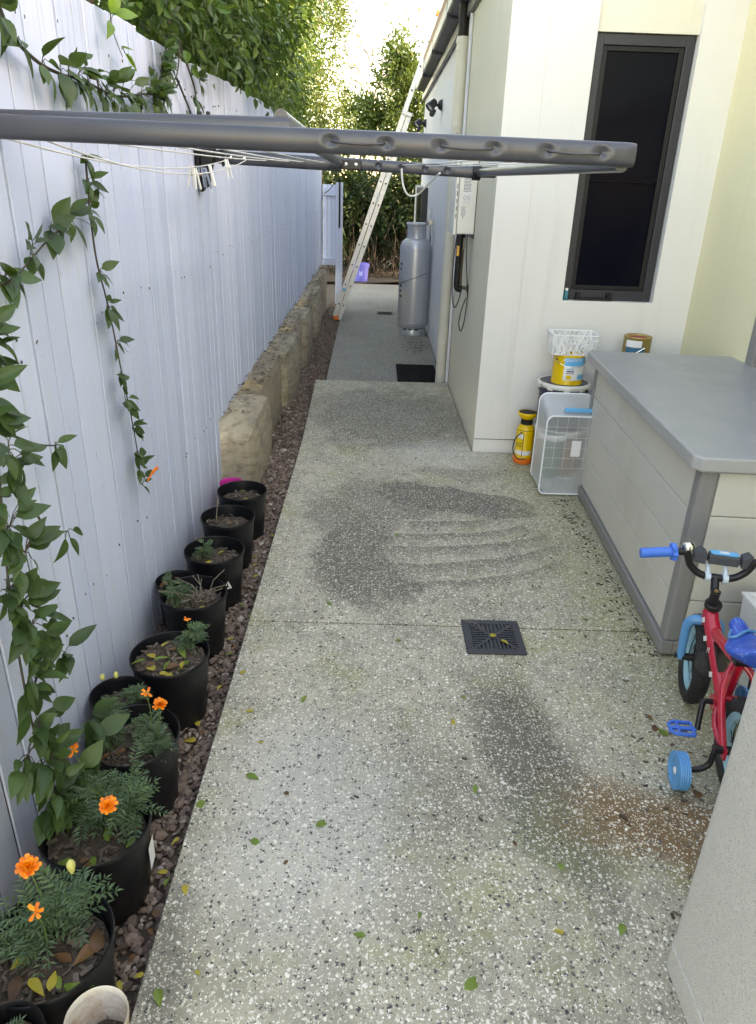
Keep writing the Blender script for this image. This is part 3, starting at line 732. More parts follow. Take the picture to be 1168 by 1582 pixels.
# gas cylinder
gx, gy = .475, 9.13
gb = thing('gas_cylinder', 'tall silver gas cylinder standing on the lower path by the wall', 'gas cylinder', (gx, gy, LOW))
c = (gx, gy, LOW)
prof = [(0, .055), (.10, .058), (.16, .075), (.183, .11), (.188, .15), (.188, 1.00), (.184, 1.03), (.165, 1.075), (.12, 1.11), (.06, 1.12), (0, 1.12)]
body = B().lathe(prof, 40, c=c).obj('body', M_SILVER, gb, smooth=50)
for z in (.15, .985): B().tube([(gx+.188*math.cos(a), gy+.188*math.sin(a), LOW+z) for a in [k*math.pi/24 for k in range(48)]], .004, 6, closed=True).obj('weld_seam', M_SILVER, body, smooth=80)
ft = B()
ft.lathe_open([(.160, 0), (.166, 0), (.166, .05), (.155, .085), (.149, .085), (.160, .05), (.160, 0)], 40, c=c)
ft.obj('foot_ring', M_SILVER, gb, smooth=40)
sl2 = B()
for a in (-2.2, -1.75, -1.3): sl2.box(-.022, .022, -.003, .003, -.009, .009, Matrix.Translation((gx+.161*math.cos(a), gy+.161*math.sin(a), LOW+.072)) @ Matrix.Rotation(a+math.pi/2, 4, 'Z'))
sl2.obj('foot_slot', M_LABK, gb)
B().lathe_open([(.118, 1.085), (.112, 1.11), (.110, 1.24), (.117, 1.262), (.126, 1.265), (.128, 1.275), (.122, 1.285), (.108, 1.28), (.104, 1.26), (.104, 1.1)], 36, c=c).obj('collar', M_SILVER, gb, smooth=50)
B().tube([(gx, gy, LOW+1.11), (gx, gy, LOW+1.22)], .02, 10).obj('valve', M_COPPER, gb, smooth=40)
cp = []
for k in range(14):
    a = -math.pi*(.98-.72*k/13); cp.append((gx+.19*math.cos(a), gy+.19*math.sin(a), LOW+.58+.012*k))
cp += [(HX-.02, gy+.05, LOW+.80), (HX+.01, gy+.1, LOW+.83)]
B().tube(cp, .0035, 5).obj('restraint_chain', M_DARKWIRE, gb)
st = B()
for (a0, z0, n_) in ((-2.75, .83, 4), (-2.75, .77, 3), (-2.75, .58, 4), (-2.72, .52, 3), (-2.72, .46, 4)):
    for k in range(n_):
        a = a0+k*.06; st.box(-.004, .004, -.0008, .0008, -.013, .013, Matrix.Translation((gx+.1885*math.cos(a), gy+.1885*math.sin(a), LOW+z0)) @ Matrix.Rotation(a+math.pi/2, 4, 'Z'))
st.obj('stencil', M_LABK, gb)
hs = B(); hs.tube(smoothpath([(gx+.02, gy, LOW+1.2), (gx+.14, gy+.02, LOW+1.3), (HX-.02, gy+.03, LOW+1.15), (HX-.02, gy+.05, LOW+.9), (HX-.005, gy+.1, LOW+.75)], 8), .007, 6); hs.obj('hose', M_DARKWIRE, gb, smooth=60)
rg = B(); rg.box(HX-.06, HX+.005, gy-.1, gy-.04, LOW+1.26, LOW+1.32); rg.tube([(HX-.03, gy-.07, LOW+1.15), (HX-.03, gy-.07, LOW+1.45)], .008, 8); rg.obj('regulator', M_CHROME, gb, bevel=.004)
mudb = B()
for k in range(60):
    x0, y0 = rnd.gauss(.5, .08), rnd.gauss(8.35, .22); s_ = rnd.uniform(.006, .022); a = rnd.uniform(0, 6.3)
    if x0 > .64: continue
    mudb.add([(x0+s_*math.cos(a+q)*rnd.uniform(.6, 1.2), y0+s_*math.sin(a+q)*rnd.uniform(.6, 1.2), LOW+.004) for q in (0, 1.2, 2.5, 3.8, 5)], [(0, 1, 2, 3, 4)])
tag(mudb.obj('soil_crumbs', M_SOIL), 'scattered dark soil crumbs on lower path before gas cylinder', 'soil', kind='stuff')

# black grate mat, far drain
mt = thing('rubber_mat', 'black ribbed rubber mat on the lower path by the downpipe', 'mat', (.45, 7.0, LOW))
B().box(.235, .625, 6.55, 7.36, LOW+.002, LOW+.012).obj('mat_base', M_MATB, mt, bevel=.003)
for k in range(13): B().box(.25+k*.028, .266+k*.028, 6.57, 7.33, LOW+.0125, LOW+.02).obj('mat_rib', M_MATB, mt)
fd = thing('drain_grate', 'far flush drain grate beside the gas cylinder', 'drain grate', (.15, 10.6, LOW))
B().box(.03, .27, 10.48, 10.72, LOW+.001, LOW+.004).obj('frame', M_DARKALU, fd)
for k in range(6): B().box(.05, .25, 10.50+k*.036, 10.518+k*.036, LOW+.0042, LOW+.008).obj('bar', M_BLACKP, fd)

# purple bucket
bk = thing('bucket', 'small violet plastic bucket with lid at the far end of the path', 'bucket', (-.275, 14.12, -.1))
B().lathe([(.0, 0), (.125, 0), (.148, .25), (.148, .255)], 28, c=(-.275, 14.12, -.105)).obj('bucket_body', M_PURPLE, bk, smooth=40)
B().lathe([(.14, .255), (.158, .25), (.160, .31), (.152, .318), (0, .312)], 28, c=(-.275, 14.12, -.105)).obj('bucket_lid', M_PURPLE, bk, smooth=40)
B().box(-.30, -.24, 13.98, 13.985, .0, .09).obj('bucket_label', plain('lilac label', (.36, .38, .78), .5, bump=0), bk)

# extension ladder leaning on the gutter
lad = thing('extension_ladder', 'aluminium extension ladder leaning from gravel to the house gutter', 'ladder', (-.53, 10.15, LOW))
p0 = Vector((-.545, 0, LOW)); p1 = Vector((.655, 0, 3.385)); ld = (p1-p0).normalized(); ln = Vector((ld.z, 0, -ld.x)); LL = (p1-p0).length
def rail(name, a, b, off, yc, w=.058, th=.022, mat=M_ALU):
    q0 = p0+ld*a+ln*off; q1 = p0+ld*b+ln*off; n = ln*(w/2)
    bb = B()
    for (s0, s1, t0, t1) in ((-1, 1, -th*.12, th*.12), (-1, -.82, -th/2, th/2), (.82, 1, -th/2, th/2)):
        vs = [q0+n*s0+Vector((0, yc+t0, 0)), q0+n*s1+Vector((0, yc+t0, 0)), q0+n*s1+Vector((0, yc+t1, 0)), q0+n*s0+Vector((0, yc+t1, 0))]
        vs += [v_+(q1-q0) for v_ in vs]; bb.add(vs, [(0, 1, 2, 3), (4, 7, 6, 5), (0, 4, 5, 1), (1, 5, 6, 2), (2, 6, 7, 3), (3, 7, 4, 0)])
    return bb.obj(name, mat, lad)
for yc in (9.97, 10.37):
    rail('fly_rail', .05, LL-.03, -.004, yc)
    rail('base_rail', .02, 2.62, .064, yc+.002)
    q = p0+ld*.0; B().box(-.035, .035, -.02, .02, -.02, .03, Matrix.Translation(q+Vector((.03, yc, 0.02)))).obj('foot', M_ORANGEP, lad, bevel=.006)
    q = p1-ld*.02; B().box(-.032, .032, -.02, .02, -.03, .03, Matrix.Translation(q+Vector((0, yc, 0))) @ Matrix.Rotation(math.atan2(ld.x, ld.z), 4, 'Y')).obj('end_cap', M_ORANGEP, lad, bevel=.006)
for k in range(13):
    s_ = .22+k*.265
    for off, lim in ((-.004, LL), (.064, 2.6)):
        if s_ > lim: continue
        c0 = p0+ld*s_+ln*off
        B().tube([c0+Vector((0, 9.958, 0)), c0+Vector((0, 10.382, 0))], .014, 8).obj('rung', M_ALU, lad, smooth=50)
        B().tube([c0+Vector((0, 9.9525, 0)), c0+Vector((0, 9.9575, 0))], .011, 8).obj('rung_socket', M_LABK, lad)
q = p0+ld*.42+ln*.0; B().lathe([(0, 0), (.022, 0), (.022, .002), (0, .003)], 14, Matrix.Translation(q+Vector((.0, 9.957, 0))) @ Matrix.Rotation(math.pi/2, 4, 'X')).obj('sticker', M_BLUEL, lad)
q = p0+ld*1.62+ln*.03; B().box(-.016, .016, -.001, .001, -.05, .05, Matrix.Translation(q+Vector((0, 9.956, 0))) @ Matrix.Rotation(math.atan2(ld.x, ld.z), 4, 'Y')).obj('sticker', M_LABW, lad)
q = p0+ld*2.62+ln*.03; B().box(-.065, .065, -.016, .0, -.02, .025, Matrix.Translation(q+Vector((0, 9.955, 0))) @ Matrix.Rotation(math.atan2(ld.x, ld.z), 4, 'Y')).obj('guide_bracket', M_ALU, lad, bevel=.003)

# near drain grate
dg_ = thing('drain_grate', 'square charcoal plastic drain grate set in the near concrete', 'drain grate', (.483, 2.29, 0))
gcx, gcy, gh = .483, 2.292, .11
def gb_(x0, x1, y0, y1, z0=.001, z1=.009): return (gcx+x0, gcx+x1, gcy+y0, gcy+y1, z0, z1)
fr = B(); fr.box(*gb_(-gh, gh, -gh, -.083)); fr.box(*gb_(-gh, gh, .083, gh)); fr.box(*gb_(-gh, -.083, -.083, .083)); fr.box(*gb_(.083, gh, -.083, .083))
fr.obj('frame', plain('grate charcoal', (.026, .028, .036), .5, bump=.1), dg_, bevel=.002)
MG = bpy.data.materials['grate charcoal']
B().box(*gb_(-.083, .083, -.083, .083, .0008, .0016)).obj('sump', M_LABK, dg_)
for q in range(4):
    Mq = Matrix.Translation((gcx, gcy, 0)) @ Matrix.Rotation(q*math.pi/2, 4, 'Z')
    for k in range(-5, 6):
        if abs(k) > 5: continue
        x_ = k*.0152; yi = abs(x_)+.006
        if yi < .082: B().box(x_-.0042, x_+.0042, yi, .083, .002, .0085, Mq).obj('bar', MG, dg_)
    dgl = B(); dgl.box(-.006, .006, -.002, .117, .002, .0088, Mq @ Matrix.Rotation(-math.pi/4, 4, 'Z')); dgl.obj('diagonal', MG, dg_)
B().tube(smoothpath([(gcx-.105, gcy+.10, .011), (gcx-.06, gcy+.07, .018), (gcx-.03, gcy+.03, .012)], 6), .0012, 4).obj('dry_stalk', M_TWIG, dg_)

# ------------------------------------------------------------------ fold-down clothesline fixed to the fence
cl = thing('clothesline', 'grey fold down clothesline frame fixed to fence, spanning the path', 'clothesline', (FX, 2.6, 1.6))
NY, FY = 1.6, 3.6
def zn(x): return 1.631-.0104*(x+.743)
def oval_bar(name, x0, x1, yc, zf, ry, rz, dents=(), parent=cl, nseg=160, nk=28, endbend=0):
    vs = []; fs = []
    for i in range(nseg+1):
        x = x0+(x1-x0)*i/nseg
        yb = 0
        for k in range(nk):
            a = 2*math.pi*k/nk; ca, sa = math.cos(a), math.sin(a)
            e = .72
            y_ = yc+ry*math.copysign(abs(ca)**e, ca); z_ = zf(x)+rz*math.copysign(abs(sa)**e, sa)
            for d in dents:
                g_ = math.exp(-((x-d)/.009)**2-((z_-zf(x)-.002)/.009)**2)
                if ca < 0: y_ += .013*g_
                g2 = math.exp(-((abs(x-d)-.02)/.008)**2-((z_-zf(x))/.016)**2)
                if ca < 0: y_ -= .0015*g2
            if endbend:
                tt = max(0, (x-(x1-.02))/.02); z_ = zf(x)+(z_-zf(x))*(1-.06*tt*tt); y_ = yc+(y_-yc)*(1-.25*tt*tt)
            vs.append((x, y_, z_))
    for i in range(nseg):
        for k in range(nk): fs.append((i*nk+k, (i+1)*nk+k, (i+1)*nk+(k+1) % nk, i*nk+(k+1) % nk))
    fs.append(tuple(range(nk))); fs.append(tuple(nseg*nk+k for k in range(nk-1, -1, -1)))
    return B().add(vs, fs).obj(name, M_GREYTUBE, parent, smooth=55)
dents = [-.095, .014, .121, .227, .332, .440]
na = oval_bar('near_arm', -.80, .508, NY, zn, .016, .0225, dents, endbend=1)
hb = B()
for d in dents: hb.lathe([(0, 0), (.0032, 0), (.0032, .002), (0, .002)], 8, Matrix.Translation((d, NY-.0035, zn(d)+.001)) @ Matrix.Rotation(math.pi/2, 4, 'X'))
hb.obj('line_hole', M_LABK, na)
for a, b in ((0, 1), (2, 3), (4, 5)):
    xa, xb = dents[a], dents[b]
    pts = [(xa, NY-.002, zn(xa)+.001), (xa+.012, NY-.0165, zn(xa)-.001), ((xa+xb)/2, NY-.0185, zn(xa)-.0035), (xb-.012, NY-.0165, zn(xb)-.001), (xb, NY-.002, zn(xb)+.001)]
    B().tube(smoothpath(pts, 6), .0022, 6).obj('line_loop', M_GREYTUBE, na, smooth=80)
zu = lambda x: 1.655+.006*x
oval_bar('inner_near_arm', -.80, -.185, 1.70, zu, .016, .018, (), nseg=20, endbend=1)
zf_ = lambda x: 1.642-.034*(x+.75)/1.2
zf2 = lambda x: 1.632-.020*(x+.2)/.65
oval_bar('inner_far_arm', -.80, -.165, FY+.004, zf_, .018, .028, (), nseg=20)
fa = oval_bar('far_arm', -.22, .452, FY-.004, zf2, .015, .0245, (.0, .105, .21, .31), nseg=120)
# inner and outer front rails, parallel to the fence
B().tube([(-.205, 1.70, 1.664), (-.19, 2.4, 1.652), (-.175, 3.575, 1.640)], .021, 16, sx=.8, sy=1.1).obj('inner_rail', M_GREYTUBE, cl, smooth=60)
B().tube([(.488, 1.605, 1.602), (.47, 2.5, 1.606), (.452, 3.58, 1.611)], .016, 14, sx=.9).obj('front_rail', M_GREYTUBE, cl, smooth=60)
# clamps, hinges, bolts
B().tube([(.425, FY-.004, zf2(.43)), (.462, FY-.004, zf2(.45))], .033, 12).obj('end_clamp', M_BLACKP, cl, smooth=30, bevel=.003)
cb = B(); cb.box(.462, .53, FY-.02, FY+.012, zf2(.45)-.02, zf2(.45)+.022); cb.obj('end_clamp', M_BLACKP, cl, bevel=.004)
B().box(-.165, -.075, FY-.028, FY-.021, 1.607, 1.647).obj('hinge_plate', M_BLKMET, cl, bevel=.006)
for x in (-.145, -.10, -.70, -.66, -.60): B().lathe([(0, 0), (.009, 0), (.008, .004), (.004, .006), (0, .006)], 12, Matrix.Translation((x, FY-.027 if x > -.3 else FY-.015, 1.627 if x > -.3 else zf_(x))) @ Matrix.Rotation(math.pi/2, 4, 'X')).obj('bolt', M_CHROME, cl, smooth=30)
for x in (-.372, -.355): B().lathe([(0, 0), (.0045, 0), (.0045, .007), (0, .009)], 8, c=(x, 1.70, 1.669)).obj('bolt', M_BLKMET, cl)
# wall bracket on the fence
bp = [(3.52, 1.70), (3.66, 1.70), (3.665, 1.60), (3.655, 1.54), (3.62, 1.50), (3.575, 1.495), (3.555, 1.52), (3.53, 1.58)]
B().prism(bp, FX+.008, FX+.022, 'x').obj('fence_bracket', M_BLACKP, cl, bevel=.003)
B().prism([(-.79, 1.70), (-.715, 1.695), (-.735, 1.60), (-.755, 1.52), (-.79, 1.50)], 3.545, 3.58, 'y').obj('fence_bracket', M_BLACKP, cl, bevel=.006)
B().prism([(-.70, 1.70), (-.683, 1.70), (-.672, 1.62), (-.69, 1.60)], 3.53, 3.575, 'y').obj('fence_bracket', M_BLACKP, cl, bevel=.004)
# lines
def line(xa, xb, sag, ya=NY, yb=FY, r=.0022, drop=None, n=20):
    pts = []
    for i in range(n+1):
        t = i/n; pts.append((xa+(xb-xa)*t, ya+(yb-ya)*t, (1.612 if drop is None else drop)+(1.632-1.612)*t-sag*4*t*(1-t)))
    return B().tube(pts, r, 6).obj('line', M_CORD, cl, smooth=80)
line(-.74, -.672, .045); line(-.665, -.59, .060)
line(-.56, -.50, .006); line(-.45, -.40, .004); line(-.36, -.335, .004); line(-.27, -.24, .003)
line(.30, .105, .002); line(.41, .21, .002); line(.455, .31, .002)
B().tube(smoothpath([(.105, FY-.024, 1.618), (.108, FY-.03, 1.58), (.12, FY-.03, 1.535), (.145, FY-.02, 1.508), (.185, FY-.0, 1.515), (.225, FY-.1, 1.56), (.255, FY-.3, 1.60)], 8), .0042, 8).obj('loose_line', M_CORD, cl, smooth=80)
B().tube(smoothpath([(-.19, FY-.02, 1.60), (-.195, FY-.02, 1.56), (-.21, FY-.02, 1.53), (-.24, FY-.02, 1.505)], 6), .002, 6).obj('loose_line', M_DARKWIRE, cl, smooth=80)
# pegs
def peg(loc, rz, tilt, mat, label):
    t = thing('clothes_peg', label, 'clothes peg', loc, 0, 'plastic pegs clipped on the sagging clothesline')
    M0 = Matrix.Rotation(rz, 4, 'Z') @ Matrix.Rotation(tilt, 4, 'X')
    for s in (-1, 1):
        pr_ = [(s*.002, .022), (s*.006, .024), (s*.0085, .0), (s*.013, -.05), (s*.0095, -.052), (s*.004, -.004), (s*.0025, .004)]
        b_ = B().prism(pr_ if s > 0 else pr_[::-1], -.0048, .0048, 'y', Matrix.Translation(loc) @ M0); b_.obj('prong', mat, t, bevel=.0008, seg=1)
    B().tube([Matrix.Translation(loc) @ M0 @ Vector((.0, y_, -.004)) for y_ in (-.006, .006)], .0042, 8).obj('spring', M_CHROME, t, smooth=50)
MP1 = plain('white peg', (.74, .73, .66), .4, bump=0); MP2 = plain('grey blue peg', (.22, .26, .34), .4, bump=0)
peg((-.698, 2.98, 1.568), .5, .35, MP1, 'leftmost cream peg of the bunch on the sagging line')
peg((-.683, 2.99, 1.562), .9, -.2, MP1, 'second cream peg in the bunch on the sagging line')
peg((-.668, 3.00, 1.570), .2, .1, MP2, 'grey blue peg in the middle of the peg bunch')
peg((-.655, 3.03, 1.565), -.4, .3, MP2, 'grey blue peg hanging lowest, right in the bunch')
peg((-.638, 3.05, 1.574), -1.1, .2, MP1, 'cream peg at the right end of the peg bunch')
peg((-.622, 3.30, 1.603), .8, -.3, MP1, 'single white peg hanging before the black fence bracket')

# ------------------------------------------------------------------ outdoor storage box
BW, BL, BH = .76, 1.58, .74
bx = thing('storage_box', 'large grey plastic outdoor storage box with panelled sides', 'storage box', (1.088, 2.205, 0), R(-3.0), local=True)
def bobj(name, b, mat, par=bx, **k): return b.obj(name, mat, par, **k)
zz_ = [.07, .235, .40, .565, .727]
for k in range(4):
    bobj('side_panel', B().box(.006, .03, .062, BL-.05, zz_[k]+.0015, zz_[k+1]-.0015), M_BOXWALL, bevel=.004)
    bobj('end_panel', B().box(.062, BW-.05, .006, .03, zz_[k]+.0015, zz_[k+1]-.0015), M_BOXWALL, bevel=.004)
    bobj('end_panel', B().box(.062, BW-.05, BL-.03, BL-.006, zz_[k]+.0015, zz_[k+1]-.0015), M_BOXWALL, bevel=.004)
    bobj('side_panel', B().box(BW-.03, BW-.006, .062, BL-.05, zz_[k]+.0015, zz_[k+1]-.0015), M_BOXWALL, bevel=.004)
for (x, y_) in ((0, 0), (BW-.062, 0), (0, BL-.062), (BW-.062, BL-.062)):
    bobj('corner_post', B().box(x-.001, x+.061, y_-.001, y_+.061, .062, .735), M_BOXFRM, bevel=.014, seg=3)
bs = B(); bs.box(-.008, .035, -.008, BL, .012, .066); bs.box(.035, BW, -.008, .035, .012, .066); bs.box(BW-.03, BW+.006, .035, BL, .012, .066); bs.box(.035, BW-.03, BL-.03, BL, .012, .066)
bobj('base_skirt', bs, M_BOXFRM, bevel=.005)
bobj('inner_liner', B().box(.032, BW-.032, .032, BL-.032, .03, .72), M_BOXFRM)
for (x, y_) in ((.04, .04), (BW-.1, .04), (.04, BL-.1), (BW-.1, BL-.1)): bobj('foot', B().box(x-.03, x+.06, y_-.03, y_+.06, 0, .0125), M_BLACKP, bevel=.003)
lp = [(-.045, -.012), (-.022, -.04), (BW-.02, -.04), (BW+.0, -.02), (BW+.0, BL+.02), (-.03, BL+.03), (-.045, BL+.01)]
lid = bobj('lid', B().prism(lp, .738, .788, 'z'), M_BOXLID, bevel=.007, seg=3)
bobj('lid_rim', B().box(-.012, BW-.03, -.012, BL, .728, .7375), M_BOXFRM, lid)
crumb = B()
crumb.lathe([(0, .789), (.004, .789), (.0035, .793), (0, .7945)], 8, c=(.33, 1.25, 0)); bobj('white_fleck', crumb, M_LABW, lid)

# ------------------------------------------------------------------ stack behind the box
def bucket(name, label, c, r0, r1, h, mat, lidmat=None, liph=.035, group=None, handle=True, inner=None):
    t = thing(name, label, 'bucket', c, 0, group)
    B().lathe([(0, 0), (r0, 0), (r0+.003, .01), (r1-.004, h*.8), (r1+.002, h*.805), (r1, h)], 36, c=c).obj('bucket_body', mat, t, smooth=40)
    if lidmat:
        L_ = B().lathe([(r1-.01, h-liph*.55), (r1+.011, h-liph*.6), (r1+.013, h-liph*.2), (r1+.007, h+.004), (r1+.001, h+.006), (r1-.006, h-.004), (0, h-.006)], 36, c=c).obj('bucket_lid', lidmat, t, smooth=35)
        if inner: B().lathe([(0, h-.0035), (r1-.012, h-.0045), (r1-.012, h-.0055)], 30, c=c).obj('paint_crust', inner, L_)
        tb = B()
        for k in range(10):
            a = k*.628+.2; tb.box(-.017, .017, -.003, .003, -.012, .006, Matrix.Translation((c[0]+(r1+.013)*math.cos(a), c[1]+(r1+.013)*math.sin(a), c[2]+h-.015)) @ Matrix.Rotation(a+math.pi/2, 4, 'Z'))
        tb.obj('lid_tab', lidmat, L_)
    if handle:
        pts = [(c[0]+(r1+.014)*math.cos(a), c[1]+(r1+.014)*math.sin(a), c[2]+h-.07-.05*math.sin((a+2.9)/2.6*math.pi)) for a in [-2.9+2.6*k/14 for k in range(15)]]
        B().tube(pts, .0025, 6).obj('handle', M_CHROME, t, smooth=60)
    return t
sx_, sy_ = 1.128, 4.16
bucket('bucket', 'terracotta coloured bucket with white lid at the bottom of the stack', (sx_+.01, sy_, 0), .125, .142, .262, M_BROWNB, M_LIDW, handle=False)
bucket('bucket', 'navy bucket with dirty white lid under the yellow paint tin', (sx_-.004, sy_+.01, .266), .13, .142, .266, M_NAVY, M_LIDW, inner=M_PAINTD)
PT = (sx_+.005, sy_-.0, .5305)
tin = thing('paint_tin', 'yellow paint tin with blue and white label under the white basket', 'paint tin', PT, R(0))
tr_ = .088; th_ = .168
B().lathe([(0, 0), (tr_-.001, 0), (tr_+.002, .003), (tr_, .008), (tr_, th_-.008), (tr_+.003, th_-.003), (tr_, th_), (tr_-.012, th_), (tr_-.014, th_-.006), (0, th_-.006)], 40, c=PT).obj('tin_body', M_YELLOW, tin, smooth=35)
def wrap(name, a0, a1, z0, z1, mat, par, r=tr_+.0008, c=PT, n=14):
    b_ = B(); vs = []
    for i in range(n+1):
        a = a0+(a1-a0)*i/n
        for z in (z0, z1): vs.append((c[0]+r*math.cos(a), c[1]+r*math.sin(a), c[2]+z))
    b_.add(vs, [(2*i, 2*i+2, 2*i+3, 2*i+1) for i in range(n)]); return b_.obj(name, mat, par, smooth=60)
fa0 = -math.pi/2-.62
lab = wrap('label', fa0+.1, fa0+1.75, .030, .158, M_LABW, tin)
wrap('label_band', fa0+.12, fa0+1.75, .112, .157, M_BLUEL, lab, tr_+.0014)
wrap('label_band', fa0+1.05, fa0+1.73, .034, .062, M_BLUEL, lab, tr_+.0014)
wrap('label_band', fa0+.3, fa0+.62, .036, .060, M_YELLOW, lab, tr_+.0014, n=6)
wrap('label_band', fa0+.3, fa0+.75, .078, .085, M_LABK, lab, tr_+.0014, n=6)
wrap('label_band', fa0+.3, fa0+.75, .090, .095, M_BLUEL, lab, tr_+.0014, n=6)
wrap('label_band', fa0+.25, fa0+.75, .068, .072, M_LABK, lab, tr_+.0014, n=6)
def wraptext(body, size, ac, zc, mat, par, r, c):
    vs, fs = text_mesh(body, size, 0)
    V = [(c[0]+r*math.cos(ac+v[0]/r), c[1]+r*math.sin(ac+v[0]/r), c[2]+zc+v[1]) for v in vs]
    return B().add(V, fs).obj('lettering', mat, par)
wraptext('AQUADECK', .021, fa0+.62, .138, M_LABW, lab, tr_+.002, PT)
B().lathe([(0, 0), (.008, 0), (.006, .004), (0, .005)], 10, Matrix.Translation((PT[0]-tr_*.92, PT[1]-tr_*.42, PT[2]+.14)) @ Matrix.Rotation(-math.pi/2, 4, 'Y')).obj('handle_ear', M_BLKMET, tin)
pts = [(PT[0]+(tr_+.006)*math.cos(a), PT[1]+(tr_+.006)*math.sin(a), PT[2]+.14-.035*math.sin((a+2.75)/2.5*math.pi)) for a in [-2.75+2.5*k/14 for k in range(15)]]
B().tube(pts, .0015, 5).obj('handle', M_CHROME, tin)

# white lattice basket
bz = PT[2]+th_+.002; bcx, bcy = sx_+.012, sy_+.01
bas = thing('basket', 'white lattice plastic basket on top of the paint tin', 'basket', (bcx, bcy, bz))
def rrect(s, hw, hd, r=.03):
    seg = [2*(hw-r), math.pi*r/2, 2*(hd-r), math.pi*r/2]*2; L_ = sum(seg); s = (s % 1)*L_
    cs = [(-hw+r, -hd, 1, 0), (hw-r, -hd+r, 0, 0), (hw, -hd+r, 0, 1), (hw-r, hd-r, 0, 0), (hw-r, hd, -1, 0), (-hw+r, hd-r, 0, 0), (-hw, hd-r, 0, -1), (-hw+r, -hd+r, 0, 0)]
    for i in range(8):
        if s <= seg[i] or i == 7:
            x, y_, dx, dy = cs[i]
            if i % 2 == 0: return (x+dx*s, y_+dy*s)
            a = -math.pi/2+(i//2)*math.pi/2+s/r; return (x+r*math.cos(a), y_+r*math.sin(a))
        s -= seg[i]
def bpt(s, z): 
    k = z/.112; x, y_ = rrect(s, .121+.009*k, .084+.008*k); return (bcx+x, bcy+y_, bz+z)
for z in (.003, .112):
    B().tube([bpt(i/72, z) for i in range(72)], .0045 if z > .05 else .003, 6, closed=True).obj('basket_rim', M_WHITEP, bas, smooth=60)
lat = B()
for k in range(130):
    s0 = (k+rnd.uniform(-.4, .4))/130; s1 = s0+rnd.choice((-1, 1))*rnd.uniform(.02, .07); za, zb = (.003, .11) if rnd.random() < .6 else (rnd.uniform(.003, .06), rnd.uniform(.06, .11))
    lat.tube([bpt(s0+(s1-s0)*i/5, za+(zb-za)*i/5) for i in range(6)], .0042, 5, cap=False)
o = lat.obj('lattice', M_WHITEP, bas, smooth=80)
flr = B()
for k in range(6): flr.box(bcx-.10+k*.036, bcx-.086+k*.036, bcy-.072, bcy+.072, bz, bz+.003)
flr.obj('basket_floor', M_WHITEP, bas)['kind'] = 'stuff'

# clear tub standing on its end
ct = thing('storage_tub', 'clear plastic storage tub stood on end before the bucket stack', 'storage tub', (1.10, 3.75, 0))
def rr2(x0, x1, z0, z1, r, n=6):
    out = []
    for cx, cz, a0 in ((x1-r, z0+r, -90), (x1-r, z1-r, 0), (x0+r, z1-r, 90), (x0+r, z0+r, 180)):
        for k in range(n+1):
            a = R(a0+90*k/n); out.append((cx+r*math.cos(a), cz+r*math.sin(a)))
    return out
f0 = rr2(.938, 1.215, .012, .458, .035); f1 = rr2(.948, 1.245, .002, .512, .045)
ty0, ty1 = 3.70, 3.97; n_ = len(f0)
B().add([(x, ty0, z) for x, z in f0], [tuple(range(n_))]).obj('tub_floor', M_CLEAR, ct)
B().add([(x, ty0+.001, z) for x, z in f0]+[(x, ty1, z) for x, z in f1], [(i, (i+1) % n_, n_+(i+1) % n_, n_+i) for i in range(n_)]).obj('tub_side', M_CLEAR2, ct, smooth=60)
B().tube([(x, ty0, z) for x, z in f0], .0045, 6, closed=True).obj('tub_edge', plain('milky edge', (.78, .81, .82), .35, bump=0), ct, smooth=80)
B().tube([(x, ty1, z) for x, z in f1], .005, 6, closed=True).obj('tub_rim', bpy.data.materials['milky edge'], ct, smooth=80)
gr = B()
for k in range(1, 5): gr.box(.938+k*.0555-.0009, .938+k*.0555+.0009, ty0-.002, ty0-.0005, .17, .45)
for k in range(5): gr.box(.942, 1.211, ty0-.0032, ty0-.0021, .165+k*.058, .1668+k*.058)
gr.obj('moulded_rib', M_CLEAR2, ct)
B().box(1.03, 1.20, ty0+.02, ty0+.038, .474, .496).obj('clip_handle', M_BLUEL, ct, bevel=.004)
B().box(1.085, 1.135, ty0-.004, ty0-.0034, .235, .325).obj('tub_label', M_LABW, ct)

# pump sprayer
sp0 = (.948, 4.235, 0)
sp_ = thing('pump_sprayer', 'small yellow garden pump sprayer beside the house wall', 'sprayer', sp0)
bodyS = B().lathe([(0, 0), (.052, 0), (.058, .006), (.058, .04), (.054, .045), (.055, .2), (.05, .225), (.034, .245), (.03, .25)], 28, c=sp0).obj('tank', M_YELLOW, sp_, smooth=40)
B().lathe([(.058, .004), (.0595, .006), (.0595, .04), (.058, .042)], 28, c=sp0).obj('tank_base', M_ORANGEP, bodyS, smooth=40)
B().lathe([(.03, .245), (.036, .25), (.036, .275), (.031, .28)], 24, c=sp0).obj('neck', M_BLACKP, sp_, smooth=40)
hd_ = B().lathe([(.03, .278), (.045, .29), (.058, .305), (.06, .318), (.055, .323), (.052, .318)], 26, c=sp0).obj('pump_top', M_YELLOW, sp_, smooth=40)
B().lathe([(0, .322), (.053, .322), (.053, .3195)], 26, c=sp0).obj('pump_cap', M_BLACKP, hd_)
for (a0, a1, z0, z1, m_) in ((-2.6, -1.9, .165, .195, M_LABW), (-2.8, -.9, .062, .09, M_LABW), (-2.85, -2.0, .115, .118, M_LABK), (-2.85, -2.1, .125, .128, M_LABK), (-2.85, -2.0, .135, .138, M_LABK), (-2.9, -.8, .2145, .2175, M_LABK)):
    wrap('label', a0, a1, z0, z1, m_, bodyS, .0568 if z0 < .2 else .0545, sp0)
B().tube([(sp0[0]-.02, sp0[1]-.0535, z) for z in (.05, .2)], .002, 5).obj('hose_line', M_BLACKP, sp_)
